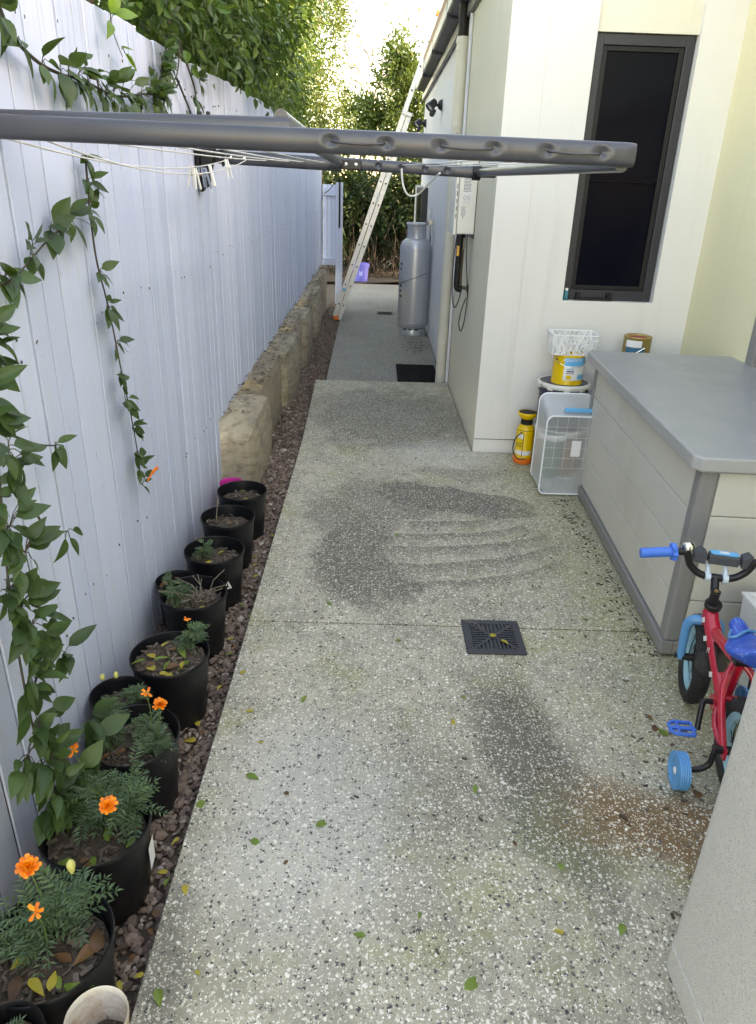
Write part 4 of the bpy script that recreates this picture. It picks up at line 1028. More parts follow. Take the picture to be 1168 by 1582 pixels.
B().tube(smoothpath([(sp0[0]-.03, sp0[1]-.05, .21), (sp0[0]-.07, sp0[1]-.06, .17), (sp0[0]-.078, sp0[1]-.06, .10), (sp0[0]-.05, sp0[1]-.075, .05), (sp0[0]+.0, sp0[1]-.075, .045)], 7), .0035, 6).obj('hose', M_BLACKP, sp_, smooth=60)
bucket('bucket', 'white lidded tub half hidden between sprayer and clear tub', (1.06, 4.02, 0), .06, .068, .262, plain('green tub', (.09, .2, .12), .5), M_WHITEP, handle=False)
# second tin behind the box on an upturned crate
cr0 = (1.53, 4.24)
crt = thing('crate', 'plain grey crate behind the storage box carrying the old tin', 'crate', (cr0[0], cr0[1], 0))
B().box(cr0[0]-.14, cr0[0]+.14, cr0[1]-.12, cr0[1]+.12, 0, .62).obj('crate_body', M_BOXFRM, crt, bevel=.006)
T2 = (1.535, 4.235, .621)
t2 = thing('paint_tin', 'rusty old gold paint tin showing behind the storage box lid', 'paint tin', T2)
r_ = .078
B().lathe([(0, 0), (r_, 0), (r_+.002, .003), (r_, .008), (r_, .165), (r_+.003, .172), (r_, .176), (r_-.008, .174), (r_-.012, .168), (0, .168)], 36, c=T2).obj('tin_body', M_TINGOLD, t2, smooth=35)
B().lathe([(0, .1695), (.035, .1695), (.05, .169), (.05, .1685)], 20, c=T2).obj('paint_crust', plain('red crust', (.35, .05, .03), .6, var=.4, scale=30), t2)
wrap('label', -2.75, -1.55, .12, .158, M_LABW, t2, r_+.001, T2); wrap('label', -2.7, -1.3, .07, .118, plain('label teal', (.02, .16, .26), .4), t2, r_+.001, T2)
B().tube([(T2[0]+.02, T2[1]-r_-.003, T2[2]+.12), (T2[0]-.03, T2[1]-r_-.004, T2[2]+.09)], .003, 6).obj('handle', M_CHROME, t2)
# blue bottle on the sill
bt0 = (WX0+.022, HY+.022, WZ0+.001)
bo = thing('bottle', 'tiny blue bottle with white cap on the window sill', 'bottle', bt0)
B().lathe([(0, 0), (.013, 0), (.014, .004), (.014, .045), (.009, .052), (.008, .055)], 16, c=bt0).obj('bottle_body', plain('teal plastic', (.01, .16, .20), .25, bump=0), bo, smooth=40)
B().lathe([(.0, .055), (.0095, .055), (.0095, .068), (0, .069)], 14, c=bt0).obj('cap', M_WHITEP, bo, smooth=30)

# ------------------------------------------------------------------ pebbled plastic bin in the right foreground
bn = thing('plastic_bin', 'large beige pebble textured plastic bin cropped at the lower right', 'bin', (.97, .65, 0))
def rbox(x0, x1, y0, y1, z0, z1, r, n=6):
    return B().prism([(x, y_) for x, y_ in rr2(x0, x1, y0, y1, r, n)], z0, z1, 'z')
rbox(.683, 1.26, .2, 1.056, .075, .93, .03).obj('bin_body', M_BIN, bn, smooth=40, bevel=.004)
rbox(.6815, 1.2615, .1985, 1.0575, .0, .0735, .03).obj('bin_base', M_BIN, bn, smooth=40, bevel=.004, seg=2)
rbox(.67, 1.275, .185, 1.07, .931, .975, .035).obj('bin_lid', M_BIN, bn, smooth=40, bevel=.01, seg=3)

# white foam box
fb = thing('foam_box', 'white foam box standing behind the red bike', 'foam box', (1.5, 1.85, 0))
fv = []; 
def ringbox(x0, x1, y0, y1, ix, z0, z1, tp=.02):
    b_ = B(); o0 = [(x0+tp, y0+tp), (x1-tp, y0+tp), (x1-tp, y1-tp), (x0+tp, y1-tp)]; o1 = [(x0, y0), (x1, y0), (x1, y1), (x0, y1)]
    i1 = [(x0+ix, y0+ix), (x1-ix, y0+ix), (x1-ix, y1-ix), (x0+ix, y1-ix)]
    vs = [(*p, z0) for p in o0]+[(*p, z1) for p in o1]+[(*p, z1) for p in i1]+[(*p, z0+.04) for p in i1]
    fs = [(3, 2, 1, 0)]+[(i, (i+1) % 4, 4+(i+1) % 4, 4+i) for i in range(4)]+[(4+i, 4+(i+1) % 4, 8+(i+1) % 4, 8+i) for i in range(4)]+[(8+i, 8+(i+1) % 4, 12+(i+1) % 4, 12+i) for i in range(4)]+[(12, 13, 14, 15)]
    return b_.add(vs, fs)
ringbox(1.285, 1.80, 1.74, 2.13, .03, 0, .31).obj('box_shell', M_FOAM, fb, bevel=.006)
rm = B(); 
for (x0, x1, y0, y1) in ((1.28, 1.302, 1.735, 2.135), (1.783, 1.805, 1.735, 2.135), (1.302, 1.783, 1.735, 1.757), (1.302, 1.783, 2.113, 2.135)): rm.box(x0, x1, y0, y1, .3105, .322)
rm.obj('box_rim', M_FOAM, fb, bevel=.004)

# ------------------------------------------------------------------ child's bike
bike = thing('kids_bike', 'red and blue childs bike with training wheels beside the storage box', 'bicycle', (1.099, 1.984, 0), R(-6), local=True)
WR = .148
def wheel(yc, par, steer=None):
    T = Matrix.Translation((0, yc, WR)) @ (Matrix.Rotation(steer, 4, 'Z') if steer else Matrix.Identity(4)) @ Matrix.Rotation(math.pi/2, 4, 'Y')
    w = thing_part = None
    def ring(R_, r_, n=44, k=14, fl=1.25):
        vs = []; fs = []
        for i in range(n):
            a = 2*math.pi*i/n
            for j in range(k):
                b_ = 2*math.pi*j/k; q = R_+r_*math.cos(b_); vs.append((q*math.cos(a), q*math.sin(a), r_*fl*math.sin(b_)))
        for i in range(n):
            for j in range(k): fs.append((i*k+j, ((i+1) % n)*k+j, ((i+1) % n)*k+(j+1) % k, i*k+(j+1) % k))
        return vs, fs
    ty = B().add(*ring(WR-.022, .022), T); ty = ty.obj('tyre', M_TYRE, par, smooth=60)
    kn = B()
    for i in range(44):
        a = 2*math.pi*i/44
        for s in (-1, 0, 1):
            kn.box(-.0015, .0025, -.005, .005, -.005, .005, T @ Matrix.Rotation(a+(.07 if s else 0), 4, 'Z') @ Matrix.Translation((WR-.001-(.0035 if s else 0), 0, s*.0125)))
    kn.obj('tread', M_TYRE, ty)
    rim = B().lathe_open([(WR-.043, -.013), (WR-.036, -.016), (WR-.034, -.012), (WR-.034, .012), (WR-.036, .016), (WR-.043, .013), (WR-.060, .006), (WR-.060, -.006), (WR-.043, -.013)], 44, T).obj('rim', M_PALEBLUE, par, smooth=40)
    sp = B()
    for i in range(16):
        a = 2*math.pi*i/16; s = 1 if i % 2 else -1
        sp.tube([T @ Vector((.012*math.cos(a+.5*s), .012*math.sin(a+.5*s), s*.022)), T @ Vector(((WR-.058)*math.cos(a), (WR-.058)*math.sin(a), 0))], .0012, 4)
    sp.obj('spoke', M_BLKMET, rim)
    B().tube([T @ Vector((0, 0, -.045)), T @ Vector((0, 0, .045))], .013, 10).obj('hub', M_BLKMET, par, smooth=40)
STE = R(-9)
fw_ = B(); wf_ = bpy.data.objects.new('front_wheel', None)
def part_empty(name, par):
    e = bpy.data.objects.new(name, None); COL.objects.link(e); e.parent = par; e.empty_display_size = .05; ORG[e.name] = (0, 0, 0); return e
bpy.data.objects.remove(wf_)
wheel(0, part_empty('front_wheel', bike), STE); wheel(-.44, part_empty('rear_wheel', bike))
MS = Matrix.Rotation(STE, 4, 'Z')
def st_(p): return MS @ Vector(p)
# fork
for s in (-1, 1):
    B().tube([st_(p) for p in smoothpath([(s*.012, -.012, .302), (s*.040, -.006, .293), (s*.050, .0, .262), (s*.049, .0, .2), (s*.047, .0, .142)], 7)], [.017]*7+[.016]*7+[.0145]*7+[.013]*8, 12, sx=1).obj('fork_leg', M_BIKEBLUE, bike, smooth=60)
    B().tube([st_((s*.045, 0, WR)), st_((s*.066, 0, WR))], .009, 6).obj('axle_nut', M_BLKMET, bike)
# frame
fr_ = B()
fr_.tube([(0, -.006, .288), (0, -.028, .366)], .021, 14)
fr_.tube(smoothpath([(0, -.02, .345), (0, -.06, .315), (0, -.16, .25), (0, -.262, .185)], 5), [.024]*5+[.025]*5+[.024]*5+[.022], 14)
fr_.tube(smoothpath([(0, -.08, .31), (0, -.14, .315), (0, -.22, .325), (0, -.285, .335)], 5), .016, 12)
fr_.tube([(0, -.255, .18), (0, -.29, .345)], .017, 12)
fr_.tube([(-.036, -.272, .182), (.036, -.272, .182)], .025, 16)
for s in (-1, 1):
    fr_.tube(smoothpath([(s*.02, -.283, .182), (s*.036, -.31, .172), (s*.05, -.36, .16), (s*.052, -.44, .148)], 5), .0095, 10)
    fr_.tube(smoothpath([(s*.012, -.288, .335), (s*.036, -.315, .31), (s*.05, -.35, .255), (s*.052, -.44, .150)], 5), .0105, 10)
    fr_.box(s*.052-.003, s*.052+.003, -.462, -.425, .13, .165)
fr_.tube([(-.045, -.335, .245), (.045, -.335, .245)], .008, 8)
frm = fr_.obj('frame', M_RED, bike, smooth=50)
dc = B()
for (y_, z_, a) in ((-.09, .285, -.6), (-.045, .325, -.65), (-.19, .222, -.6)): dc.box(-.0255, -.0248, -.012, .012, -.008, .008, Matrix.Translation((0, y_, z_)) @ Matrix.Rotation(a, 4, 'X'))
dc.obj('decal', M_LABW, frm)
vs, fs = text_mesh('M', .03, 0)
B().add([(-.0262, -.135-v_[0]*.85, .262+v_[1]+v_[0]*.5) for v_ in vs], fs).obj('decal', M_LABW, frm)
gp = B().prism([(-.10, .295), (-.16, .30), (-.21, .245), (-.17, .26)], -.014, .014, 'x'); gp.obj('gusset_plate', M_BLKMET, frm)
# steering head, stem, bar
B().tube([(0, -.027, .362), (0, -.032, .382)], .026, 16).obj('headset', M_BLKMET, bike, smooth=40, bevel=.003)
B().tube([st_((0, -.028, .372)), st_((0, -.042, .428))], .0145, 12).obj('stem', M_BLKMET, bike, smooth=40)
B().lathe([(0, 0), (.008, 0), (.008, .004), (.004, .004), (.003, .002), (0, .002)], 10, Matrix.Translation(st_((0, -.0422, .4285)))).obj('stem_bolt', plain('brass bolt', (.55, .4, .18), .3, .9, bump=0), bike, smooth=30)
B().tube([st_((0, -.036, .405)), st_((0, -.01, .43)), st_((0, .008, .452))], .013, 10).obj('stem', M_BLKMET, bike, smooth=40)
BZ = .452
half = [(0, .008, BZ), (.028, .008, BZ), (.055, .008, BZ+.008), (.080, .008, BZ+.030), (.092, .006, BZ+.055), (.100, .002, BZ+.072), (.125, -.004, BZ+.078), (.235, -.030, BZ+.068)]
barp = [st_((-x, y_, z_)) for x, y_, z_ in half[:0:-1]]+[st_(p) for p in half]
bar = B().tube(smoothpath(barp, 5), .0118, 12).obj('handlebar', M_BLKMET, bike, smooth=60)
for s in (-1, 1):
    a_ = st_((s*.138, -.007, BZ+.0765)); b_ = st_((s*.24, -.031, BZ+.067))
    gp_ = [a_+(b_-a_)*t for t in [k/16 for k in range(17)]]
    g_ = B().tube(gp_, [.0155+.0012*(k % 2) for k in range(17)], 14).obj('grip', M_GRIP, bike, smooth=30)
    dirg = (b_-a_).normalized(); Mg = Matrix.Translation(a_) @ dirg.to_track_quat('Z', 'Y').to_matrix().to_4x4()
    star = []
    for k in range(16):
        r__ = .031 if k % 2 == 0 else .023; star.append((r__*math.cos(k*math.pi/8), r__*math.sin(k*math.pi/8)))
    B().prism(star, -.004, .012, 'z', Mg).obj('grip_flange', M_GRIP, g_, bevel=.003)
for s in (-1, 1):
    c_ = st_((s*.026, .008, BZ))
    B().tube([c_+Vector((-.008, 0, 0)), c_+Vector((.008, 0, 0))], .0165, 12).obj('bar_clamp', plain('pale blue clamp', (.55, .66, .75), .4, bump=0) if s < 0 else bpy.data.materials['pale blue clamp'], bike, smooth=40)
    B().tube([c_+Vector((0, -.005, .012)), c_+Vector((0, .02, .042))], .0065, 10).obj('bar_clamp', bpy.data.materials['pale blue clamp'], bike, smooth=40)
# handlebar pad
pd = B(); M_ = MS @ Matrix.Translation((.012, .018, BZ+.062))
pd.box(-.045, .045, -.016, .02, -.017, .016, M_); pad = pd.obj('handlebar_pad', plain('charcoal pad', (.055, .06, .07), .6, bump=.2), bike, bevel=.005)
MPD = bpy.data.materials['charcoal pad']
for s in (-1, 1): B().prism([(s*.052, -.02), (s*.088, -.016), (s*.09, .012), (s*.07, .028), (s*.05, .016)] if s > 0 else [(s*.05, .016), (s*.07, .028), (s*.09, .012), (s*.088, -.016), (s*.052, -.02)], -.018, .022, 'y', M_).obj('pad_end', MPD, pad, bevel=.004)
B().prism([(x, y_+.002) for x, y_ in rr2(-.042, .042, -.013, .015, .012)], .0165, .0205, 'z', M_).obj('pad_badge', M_BLUEL, pad, bevel=.001)
B().prism([(.016*math.cos(a), .002+.008*math.sin(a)) for a in [k*math.pi/8 for k in range(16)]], .021, .0215, 'z', M_).obj('pad_emblem', M_LABW, pad)
B().lathe([(0, -.012), (.019, -.01), (.021, -.002), (.0205, .004), (.016, .013), (.008, .017), (0, .018)], 20, MS @ Matrix.Translation((-.100, .004, BZ+.094)) @ Matrix.Rotation(-.5, 4, 'Y') @ Matrix.Rotation(-.4, 4, 'X')).obj('bell', M_CHROME, bike, smooth=35)
# saddle
sv = []; sf = []; prof = [(-.195, .010, .428), (-.205, .022, .438), (-.225, .026, .436), (-.25, .030, .430), (-.28, .044, .426), (-.31, .066, .428), (-.345, .080, .436), (-.375, .076, .444), (-.392, .050, .446), (-.398, .015, .444)]
nk = 16
for y_, hw, zt in prof:
    for k in range(nk):
        a = 2*math.pi*k/nk; ca, sa = math.cos(a), math.sin(a)
        sv.append((hw*ca, y_, zt-.018+(.022*sa if sa > 0 else .035*sa*(.6+.4*abs(sa)))))
for i in range(len(prof)-1):
    for k in range(nk): sf.append((i*nk+k, i*nk+(k+1) % nk, (i+1)*nk+(k+1) % nk, (i+1)*nk+k))
sf += [tuple(range(nk-1, -1, -1)), tuple((len(prof)-1)*nk+k for k in range(nk))]
sd = B().add(sv, sf).obj('saddle', M_SEAT, bike, smooth=70)
so = sd.modifiers.new('sub', 'SUBSURF'); so.levels = 1; so.render_levels = 1
sb = B(); sb.tube(smoothpath([(-.028, -.25, .421), (-.046, -.285, .422), (-.035, -.30, .432), (.0, -.275, .437), (.03, -.262, .43), (.05, -.29, .424), (.03, -.33, .43)], 5), .0045, 6); sb.obj('saddle_stripe', M_BIKEBLUE, sd, smooth=80)
B().tube([(0, -.288, .34), (0, -.298, .41)], .0125, 10).obj('seat_post', M_BLKMET, bike, smooth=40)
B().tube([(-.02, -.292, .352), (.028, -.292, .352)], .02, 12).obj('seat_clamp', M_BLKMET, bike, smooth=30)
# cranks and pedals
def crank(s, a):
    c_ = Vector((s*.046, -.272, .182)); d_ = Vector((0, math.sin(a), math.cos(a)))*.085
    B().tube(smoothpath([c_-Vector((s*.012, 0, 0)), c_+Vector((s*.014, 0, 0)), c_+d_*.2+Vector((s*.02, 0, 0)), c_+d_+Vector((s*.03, 0, 0))], 5), .0085, 10).obj('crank', M_BLKMET, bike, smooth=60)
    e = c_+d_+Vector((s*.034, 0, 0))
    pb = B(); pb.tube([e, e+Vector((s*.078, 0, 0))], .007, 8)
    out = [e+Vector((s*x, y_, 0)) for x, y_ in ((.008, -.027), (.06, -.027), (.075, -.016), (.075, .016), (.06, .027), (.008, .027))]
    pb.tube(out, .006, 6); pb.tube([e+Vector((s*.008, -.027, 0)), e+Vector((s*.008, .027, 0))], .0045, 6); pb.tube([e+Vector((s*.05, -.027, 0)), e+Vector((s*.05, .027, 0))], .0045, 6)
    pb.obj('pedal', M_GRIP, bike, smooth=60)
crank(-1, math.pi-.52+1.0); crank(1, -.52+1.0)
B().lathe([(.0, -.004), (.055, -.004), (.055, .004), (0, .004)], 28, Matrix.Translation((.05, -.272, .182)) @ Matrix.Rotation(math.pi/2, 4, 'Y')).obj('chain_guard', M_BIKEBLUE, bike, smooth=30)
# training wheels
for s in (-1, 1):
    tc = Vector((s*.155, -.445, .066 if s < 0 else .056))
    B().tube(smoothpath([(s*.066, -.44, .15), (s*.074, -.44, .135), (s*.078, -.442, .10), (s*.10, -.444, tc.z+.012), (s*.135, -.445, tc.z+.006)], 5), .0085, 8).obj('training_arm', M_BLKMET, bike, smooth=60)
    B().tube([(s*.052, -.44, .15), (s*.078, -.44, .15)], .013, 8).obj('axle_nut', M_BLKMET, bike)
    Mt = Matrix.Translation(tc) @ Matrix.Rotation(math.pi/2, 4, 'Y')
    pf = [(0, -.012), (.034, -.012), (.040, -.016), (.048, -.0165)]+[(.0535-.002*(k % 2), -.0155+.0031*k) for k in range(11)]+[(.048, .0165), (.040, .016), (.034, .012), (0, .012)]
    tw = B().lathe(pf, 34, Mt).obj('training_wheel', M_TWHEEL, bike, smooth=25)
    hubd = B(); hubd.lathe([(0, -.001), (.011, -.001), (.009, .0015), (0, .002)], 7, Matrix.Translation(tc+Vector((s*.0125, 0, 0))) @ Matrix.Rotation(math.pi/2*s, 4, 'Y')); hubd.obj('hub_cap', M_LABW, tw)

# ------------------------------------------------------------------ leaves
def leaf_mesh(name, ratio=.5, fold=.25, droop=.35, wave=.05, nl=6, tipy=1.6):
    vs = []; fs = []
    for i in range(nl+1):
        t = i/nl; w = ratio*.5*(math.sin(math.pi*t**.72)**.9)*(1-.15*t) if 0 < t < 1 else .004
        y_ = t; zc = -droop*t*t*.5
        for j, u in enumerate((-1, -.5, 0, .5, 1)):
            vs.append((u*w, y_, zc+abs(u)*w*fold*2*.6+wave*math.sin(5*t+u*2)*w-(.10*abs(u)**3)*w))
    for i in range(nl):
        for j in range(4): fs.append((i*5+j, i*5+j+1, (i+1)*5+j+1, (i+1)*5+j))
    b_ = B().add(vs, fs); me = b_.mesh(name); me.polygons.foreach_set('use_smooth', [True]*len(me.polygons)); return me
def variants(prefix, mat, specs):
    out = []
    for s_ in specs: me = leaf_mesh(prefix, *s_); me.materials.append(mat); out.append(me)
    return out
SPEC = [(.50, .25, .35, .05), (.56, .15, .6, .08), (.46, .45, .2, .04), (.52, .35, .9, .1), (.60, .2, .1, .06)]
VL = variants('vine_leaf', M_VLEAF, SPEC); VLB = variants('sunny_leaf', M_VLEAFB, SPEC)
def orient(axis, normal):
    a = axis.normalized(); n = (normal-a*normal.dot(a)).normalized(); x = a.cross(n)
    return Matrix(((x.x, a.x, n.x), (x.y, a.y, n.y), (x.z, a.z, n.z)))
def put_leaf(meshes, parent, pos, axis, normal, size, name='leaf'):
    o = bpy.data.objects.new(name, rnd.choice(meshes)); COL.objects.link(o)
    if parent: o.parent = parent; og = Vector(ORG.get(parent.name, (0, 0, 0)))
    else: og = Vector((0, 0, 0))
    M3 = orient(axis, normal); w = rnd.uniform(.85, 1.15)
    o.matrix_local = Matrix.Translation(Vector(pos)-og) @ M3.to_4x4() @ Matrix.Diagonal((size*w, size, size, 1))
    return o
def vine(name, label, stems, nodes, origin, meshes=VL, srad=.003):
    t = thing(name, label, 'vine', origin, 0)
    sb_ = B()
    for st in stems:
        P = smoothpath(st, 5); n_ = len(P); sb_.tube(P, [srad*(1-.5*i/n_) for i in range(n_)], 6)
    for (p, k, smin, smax, spread) in nodes:
        p = Vector(p)
        for q in range(int(k*1.3)):
            a = rnd.uniform(0, 2*math.pi)
            d_ = Vector((rnd.uniform(.15, .9), math.cos(a)*1.0, math.sin(a)*.8-.45)).normalized()
            base = p+Vector((d_.x*.4, d_.y, d_.z+.3))*rnd.uniform(.2, 1)*spread
            base.x = max(base.x, FX+.022)
            sb_.tube([p, (p+base)/2+Vector((0, 0, .006)), base], .0011, 4, cap=False)
            nrm = Vector((rnd.uniform(.35, 1), rnd.uniform(-.5, .3), rnd.uniform(.3, 1.1)))
            put_leaf(meshes, t, base, d_, nrm, (smin+(smax-smin)*rnd.random()**1.3)*.76)
    sb_.obj('stem', M_STEM, t, smooth=80)
    return t
VX = -.782
def fp(y_, z_, dx=0): return (VX+dx, y_, z_)
# trailing vine in the middle of the near panel
main = [fp(2.147, 1.60), fp(2.13, 1.46), fp(2.133, 1.336), fp(2.172, 1.226), fp(2.204, 1.108), fp(2.231, .982), fp(2.267, .846), fp(2.288, .728), fp(2.30, .60)]
br = [fp(2.12, 1.485), fp(1.95, 1.44, .01), fp(1.818, 1.41, .01), fp(1.6, 1.35, .02), fp(1.5, 1.34, .02)]
nodes = [(fp(2.15, 1.59), 7, .045, .075, .02), (fp(2.14, 1.53), 5, .05, .085, .025), (fp(2.13, 1.46), 6, .06, .095, .03), (fp(2.15, 1.30), 4, .06, .095, .03), (fp(2.172, 1.20), 7, .045, .09, .025), (fp(2.21, 1.085), 5, .055, .09, .03),
         (fp(2.215, .99), 6, .05, .095, .03), (fp(2.235, .90), 7, .05, .09, .03), (fp(2.265, .795), 5, .05, .09, .03), (fp(2.285, .705), 7, .045, .085, .03), (fp(2.285, .655), 6, .05, .08, .035), (fp(2.30, .585), 4, .035, .06, .03),
         (fp(1.98, 1.45), 6, .06, .10, .03), (fp(1.86, 1.43), 7, .06, .11, .035), (fp(1.74, 1.39), 6, .06, .10, .035), (fp(1.60, 1.35), 6, .07, .11, .035)]
v1 = vine('trailing_vine', 'thin vine trailing down the middle of the near white fence panel', [main, br], nodes, fp(2.25, .6))
B().tube(smoothpath([fp(2.30, .60, .02), fp(2.315, .625, .035), fp(2.33, .64, .05)], 4), [.003]*4+[.005]*4+[.006], 7).obj('orange_bud', M_MARI_FL, v1, smooth=60)
# dense vine down the left edge
ls = [(-.76, 1.42, 1.36), (-.745, 1.446, 1.253), (-.73, 1.44, 1.095), (-.72, 1.395, .94), (-.71, 1.34, .755), (-.70, 1.31, .607), (-.70, 1.31, .431), (-.69, 1.31, .30), (-.68, 1.36, .22)]
ls = [(x_-.01, y_-.085, z_) for x_, y_, z_ in ls]
ln_ = []
for k in range(26):
    t_ = k/25*(len(ls)-1); i_ = min(int(t_), len(ls)-2); p = Vector(ls[i_]).lerp(Vector(ls[i_+1]), t_-i_)
    ln_.append((p+Vector((rnd.uniform(-.02, .03), rnd.uniform(-.04, .05), 0)), 7 if k < 10 else 13, .045, .10, .06))
ln_ += [((-.745, 1.62, .965), 6, .05, .09, .03), ((-.74, 1.60, .75), 3, .06, .09, .03), ((-.72, 1.44, .50), 4, .07, .11, .03), ((-.69, 1.45, .30), 5, .08, .12, .035), ((-.67, 1.40, .26), 6, .08, .12, .04), ((-.66, 1.28, .25), 6, .08, .11, .04)]
vine('climbing_vine', 'dense dark green vine climbing the fence at the left edge', [ls, [ls[2], (-.75, 1.53, 1.0), (-.745, 1.62, .965)], [(-.72, 1.395, .94), (-.74, 1.5, .8), (-.74, 1.6, .75)]], ln_, (-.7, 1.33, .2), srad=.0035)
# vine along the top of the fence
ts = [fp(1.70, 1.93), fp(1.766, 1.857), fp(1.807, 1.813), fp(1.925, 1.78), fp(2.05, 1.772), fp(2.202, 1.775), fp(2.459, 1.765), fp(2.75, 1.80), fp(2.961, 1.82), fp(3.2, 1.9), fp(3.3, 2.02)]
tn = [(fp(1.77, 1.85), 4, .07, .11, .03), (fp(1.84, 1.81), 3, .07, .11, .03), (fp(1.95, 1.785), 4, .07, .10, .03), (fp(2.05, 1.78), 4, .08, .11, .04)]
for k in range(14): tn.append((fp(2.1+k*.068, 1.775+.02*max(0, k-7)/3+rnd.uniform(-.01, .015)), 7, .045, .085, .05))
for k in range(10): tn.append((fp(2.85+k*.03, 1.80+k*.028+rnd.uniform(-.02, .02), .01), 9, .05, .085, .065))
tn += [(fp(3.38, 1.80), 6, .06, .09, .04), (fp(3.5, 1.86), 5, .06, .09, .04), (fp(3.6, 1.93), 6, .06, .09, .04)]
vine('top_vine', 'leafy vine sagging along the top of the near fence panel', [ts, [fp(3.2, 1.9), fp(3.36, 1.82), fp(3.4, 1.79)], [fp(3.3, 2.02), fp(3.5, 1.9), fp(3.5, 1.84)]], tn, fp(2.5, 1.77), srad=.005)
vine('hanging_sprig', 'bright sunlit sprig hanging over the top of the fence', [[(-.79, 2.46, 2.09), (-.775, 2.455, 2.0), (-.77, 2.45, 1.93), (-.765, 2.50, 1.87)]], [((-.775, 2.45, 2.03), 3, .06, .08, .02), ((-.77, 2.44, 1.95), 3, .07, .10, .03), ((-.765, 2.50, 1.89), 3, .06, .08, .03)], (-.78, 2.46, 2.0), VLB, .002)

# ------------------------------------------------------------------ leaf clouds for hedges, trees and shrubs
def leaf_cloud(name, P, A, N, size, mat, parent, ratio=.5, kind=None):
    n = len(P); A = A/np.linalg.norm(A, axis=1)[:, None]; N = N-A*np.sum(N*A, 1)[:, None]; N = N/np.linalg.norm(N, axis=1)[:, None]
    Wd = np.cross(A, N); s = size[:, None]; w = s*ratio*.5
    fold = .35
    v = np.stack([P, P+A*s*.35+Wd*w+N*w*fold, P+A*s*.72+Wd*w*.72+N*w*fold*.6-N*s*.06, P+A*s-N*s*.16, P+A*s*.72-Wd*w*.72+N*w*fold*.6-N*s*.06, P+A*s*.35-Wd*w+N*w*fold], 1)
    f = np.array([(0, 1, 2, 3), (0, 3, 4, 5)]); F = f[None]+(np.arange(n)*6)[:, None, None]
    og = np.array(ORG.get(parent.name, (0, 0, 0)) if parent else (0, 0, 0))
    me = np_mesh(name, v.reshape(-1, 3)-og, F.reshape(-1, 4))
    return link(name, me, mat, parent)
def shell_points(n, boxes, clump=.16, depth=.35):
    """points in leafy clumps near the surface of a union of ellipsoids"""
    P = []; D = []
    for (c, r, wt) in boxes:
        k = int(n*wt); m = max(6, int(k/70))
        u = nrg.normal(size=(m, 3)); u /= np.linalg.norm(u, axis=1)[:, None]
        rad = 1-depth*nrg.uniform(0, 1, (m, 1))**1.6; bump_ = 1+.10*np.sin(u[:, :1]*9+c[1])*np.sin(u[:, 2:3]*7)
        cc = np.array(c)+u*np.array(r)*rad*bump_
        idx = nrg.integers(0, m, k); off = nrg.normal(size=(k, 3))*clump*np.array([.8, .8, 1.0])
        P.append(cc[idx]+off); D.append(u[idx]*.8+off/clump*.35)
    return np.concatenate(P), np.concatenate(D)
def crown(parent, name, n, boxes, size, mat, clump=.16, depth=.35, droop=.3, ratio=.5, cut=None):
    P, D = shell_points(n, boxes, clump, depth)
    if cut is not None: m = cut(P); P, D = P[m], D[m]
    k = len(P); A = D+nrg.normal(size=(k, 3))*.7+np.array([0, 0, -droop]); N = D*.6+np.array([0, 0, .8])+nrg.normal(size=(k, 3))*.5
    return leaf_cloud(name, P, A, N, nrg.uniform(size[0], size[1], k), mat, parent, ratio)
def branches(base, tips, r, parent, name='trunk', mat=M_TRUNK, wob=.12, n=6):
    b_ = B()
    for tp in tips:
        p0_, p1_ = Vector(base), Vector(tp); pts = []
        for i in range(n+1):
            t = i/n; pts.append(p0_.lerp(p1_, t)+Vector((rnd.uniform(-1, 1), rnd.uniform(-1, 1), 0))*wob*math.sin(math.pi*t))
        b_.tube(pts, [r*(1-.75*i/n) for i in range(n+1)], 7)
    return b_.obj(name, mat, parent, smooth=80)
overfence = lambda P: ~((P[:, 0] > FX-.04) & (P[:, 0] < FX+.02) & (P[:, 2] < 2.06)) & ~((P[:, 0] > FX-.05) & (P[:, 2] < 1.95+.018*np.clip(P[:, 1]-4, -1, 5)+.05*np.sin(P[:, 1]*7.3)))
# vine cascade over the fence behind the clothesline
c1 = thing('cascading_creeper', 'glossy dark creeper spilling over the fence top behind the clothesline', 'creeper', (-1.1, 4, 0))
branches((-1.15, 4.0, -.1), [(-1.1, 3.3, 2.6), (-1.05, 4.2, 2.7), (-1.0, 5.2, 2.6), (-1.0, 3.0, 2.3)], .03, c1)
crown(c1, 'foliage', 17000, [((-.95, 3.55, 2.45), (.34, .75, .52), .28), ((-.98, 4.5, 2.5), (.42, .9, .62), .36), ((-1.02, 5.6, 2.65), (.42, .9, .72), .36)], (.035, .066), M_CASC, .11, .55, .35, .55, overfence)
# clipped hedge, three shrubs along the fence
h1 = thing('hedge_shrub', 'bright green hedge shrub nearest, rising above the fence', 'shrub', (-1.5, 6.6, 0), 0, 'hedge shrubs behind the fence')
branches((-1.6, 6.6, -.1), [(-1.5, 6.2, 3.2), (-1.6, 7.0, 3.6), (-1.4, 6.6, 2.6), (-1.7, 6.4, 4)], .05, h1)
crown(h1, 'foliage', 26000, [((-1.25, 5.9, 3.2), (.52, .9, 1.35), .34), ((-1.22, 6.8, 3.2), (.54, .9, 1.4), .33), ((-1.22, 7.7, 3.2), (.54, .9, 1.5), .33)], (.032, .058), M_HEDGE, .12, .35, .25, .55, overfence)
h2 = thing('hedge_shrub', 'green hedge shrub in the middle of the row above the fence', 'shrub', (-1.5, 9, 0), 0, 'hedge shrubs behind the fence')
branches((-1.6, 9, -.1), [(-1.5, 8.6, 3.4), (-1.6, 9.4, 3.8), (-1.4, 9, 2.6)], .05, h2)
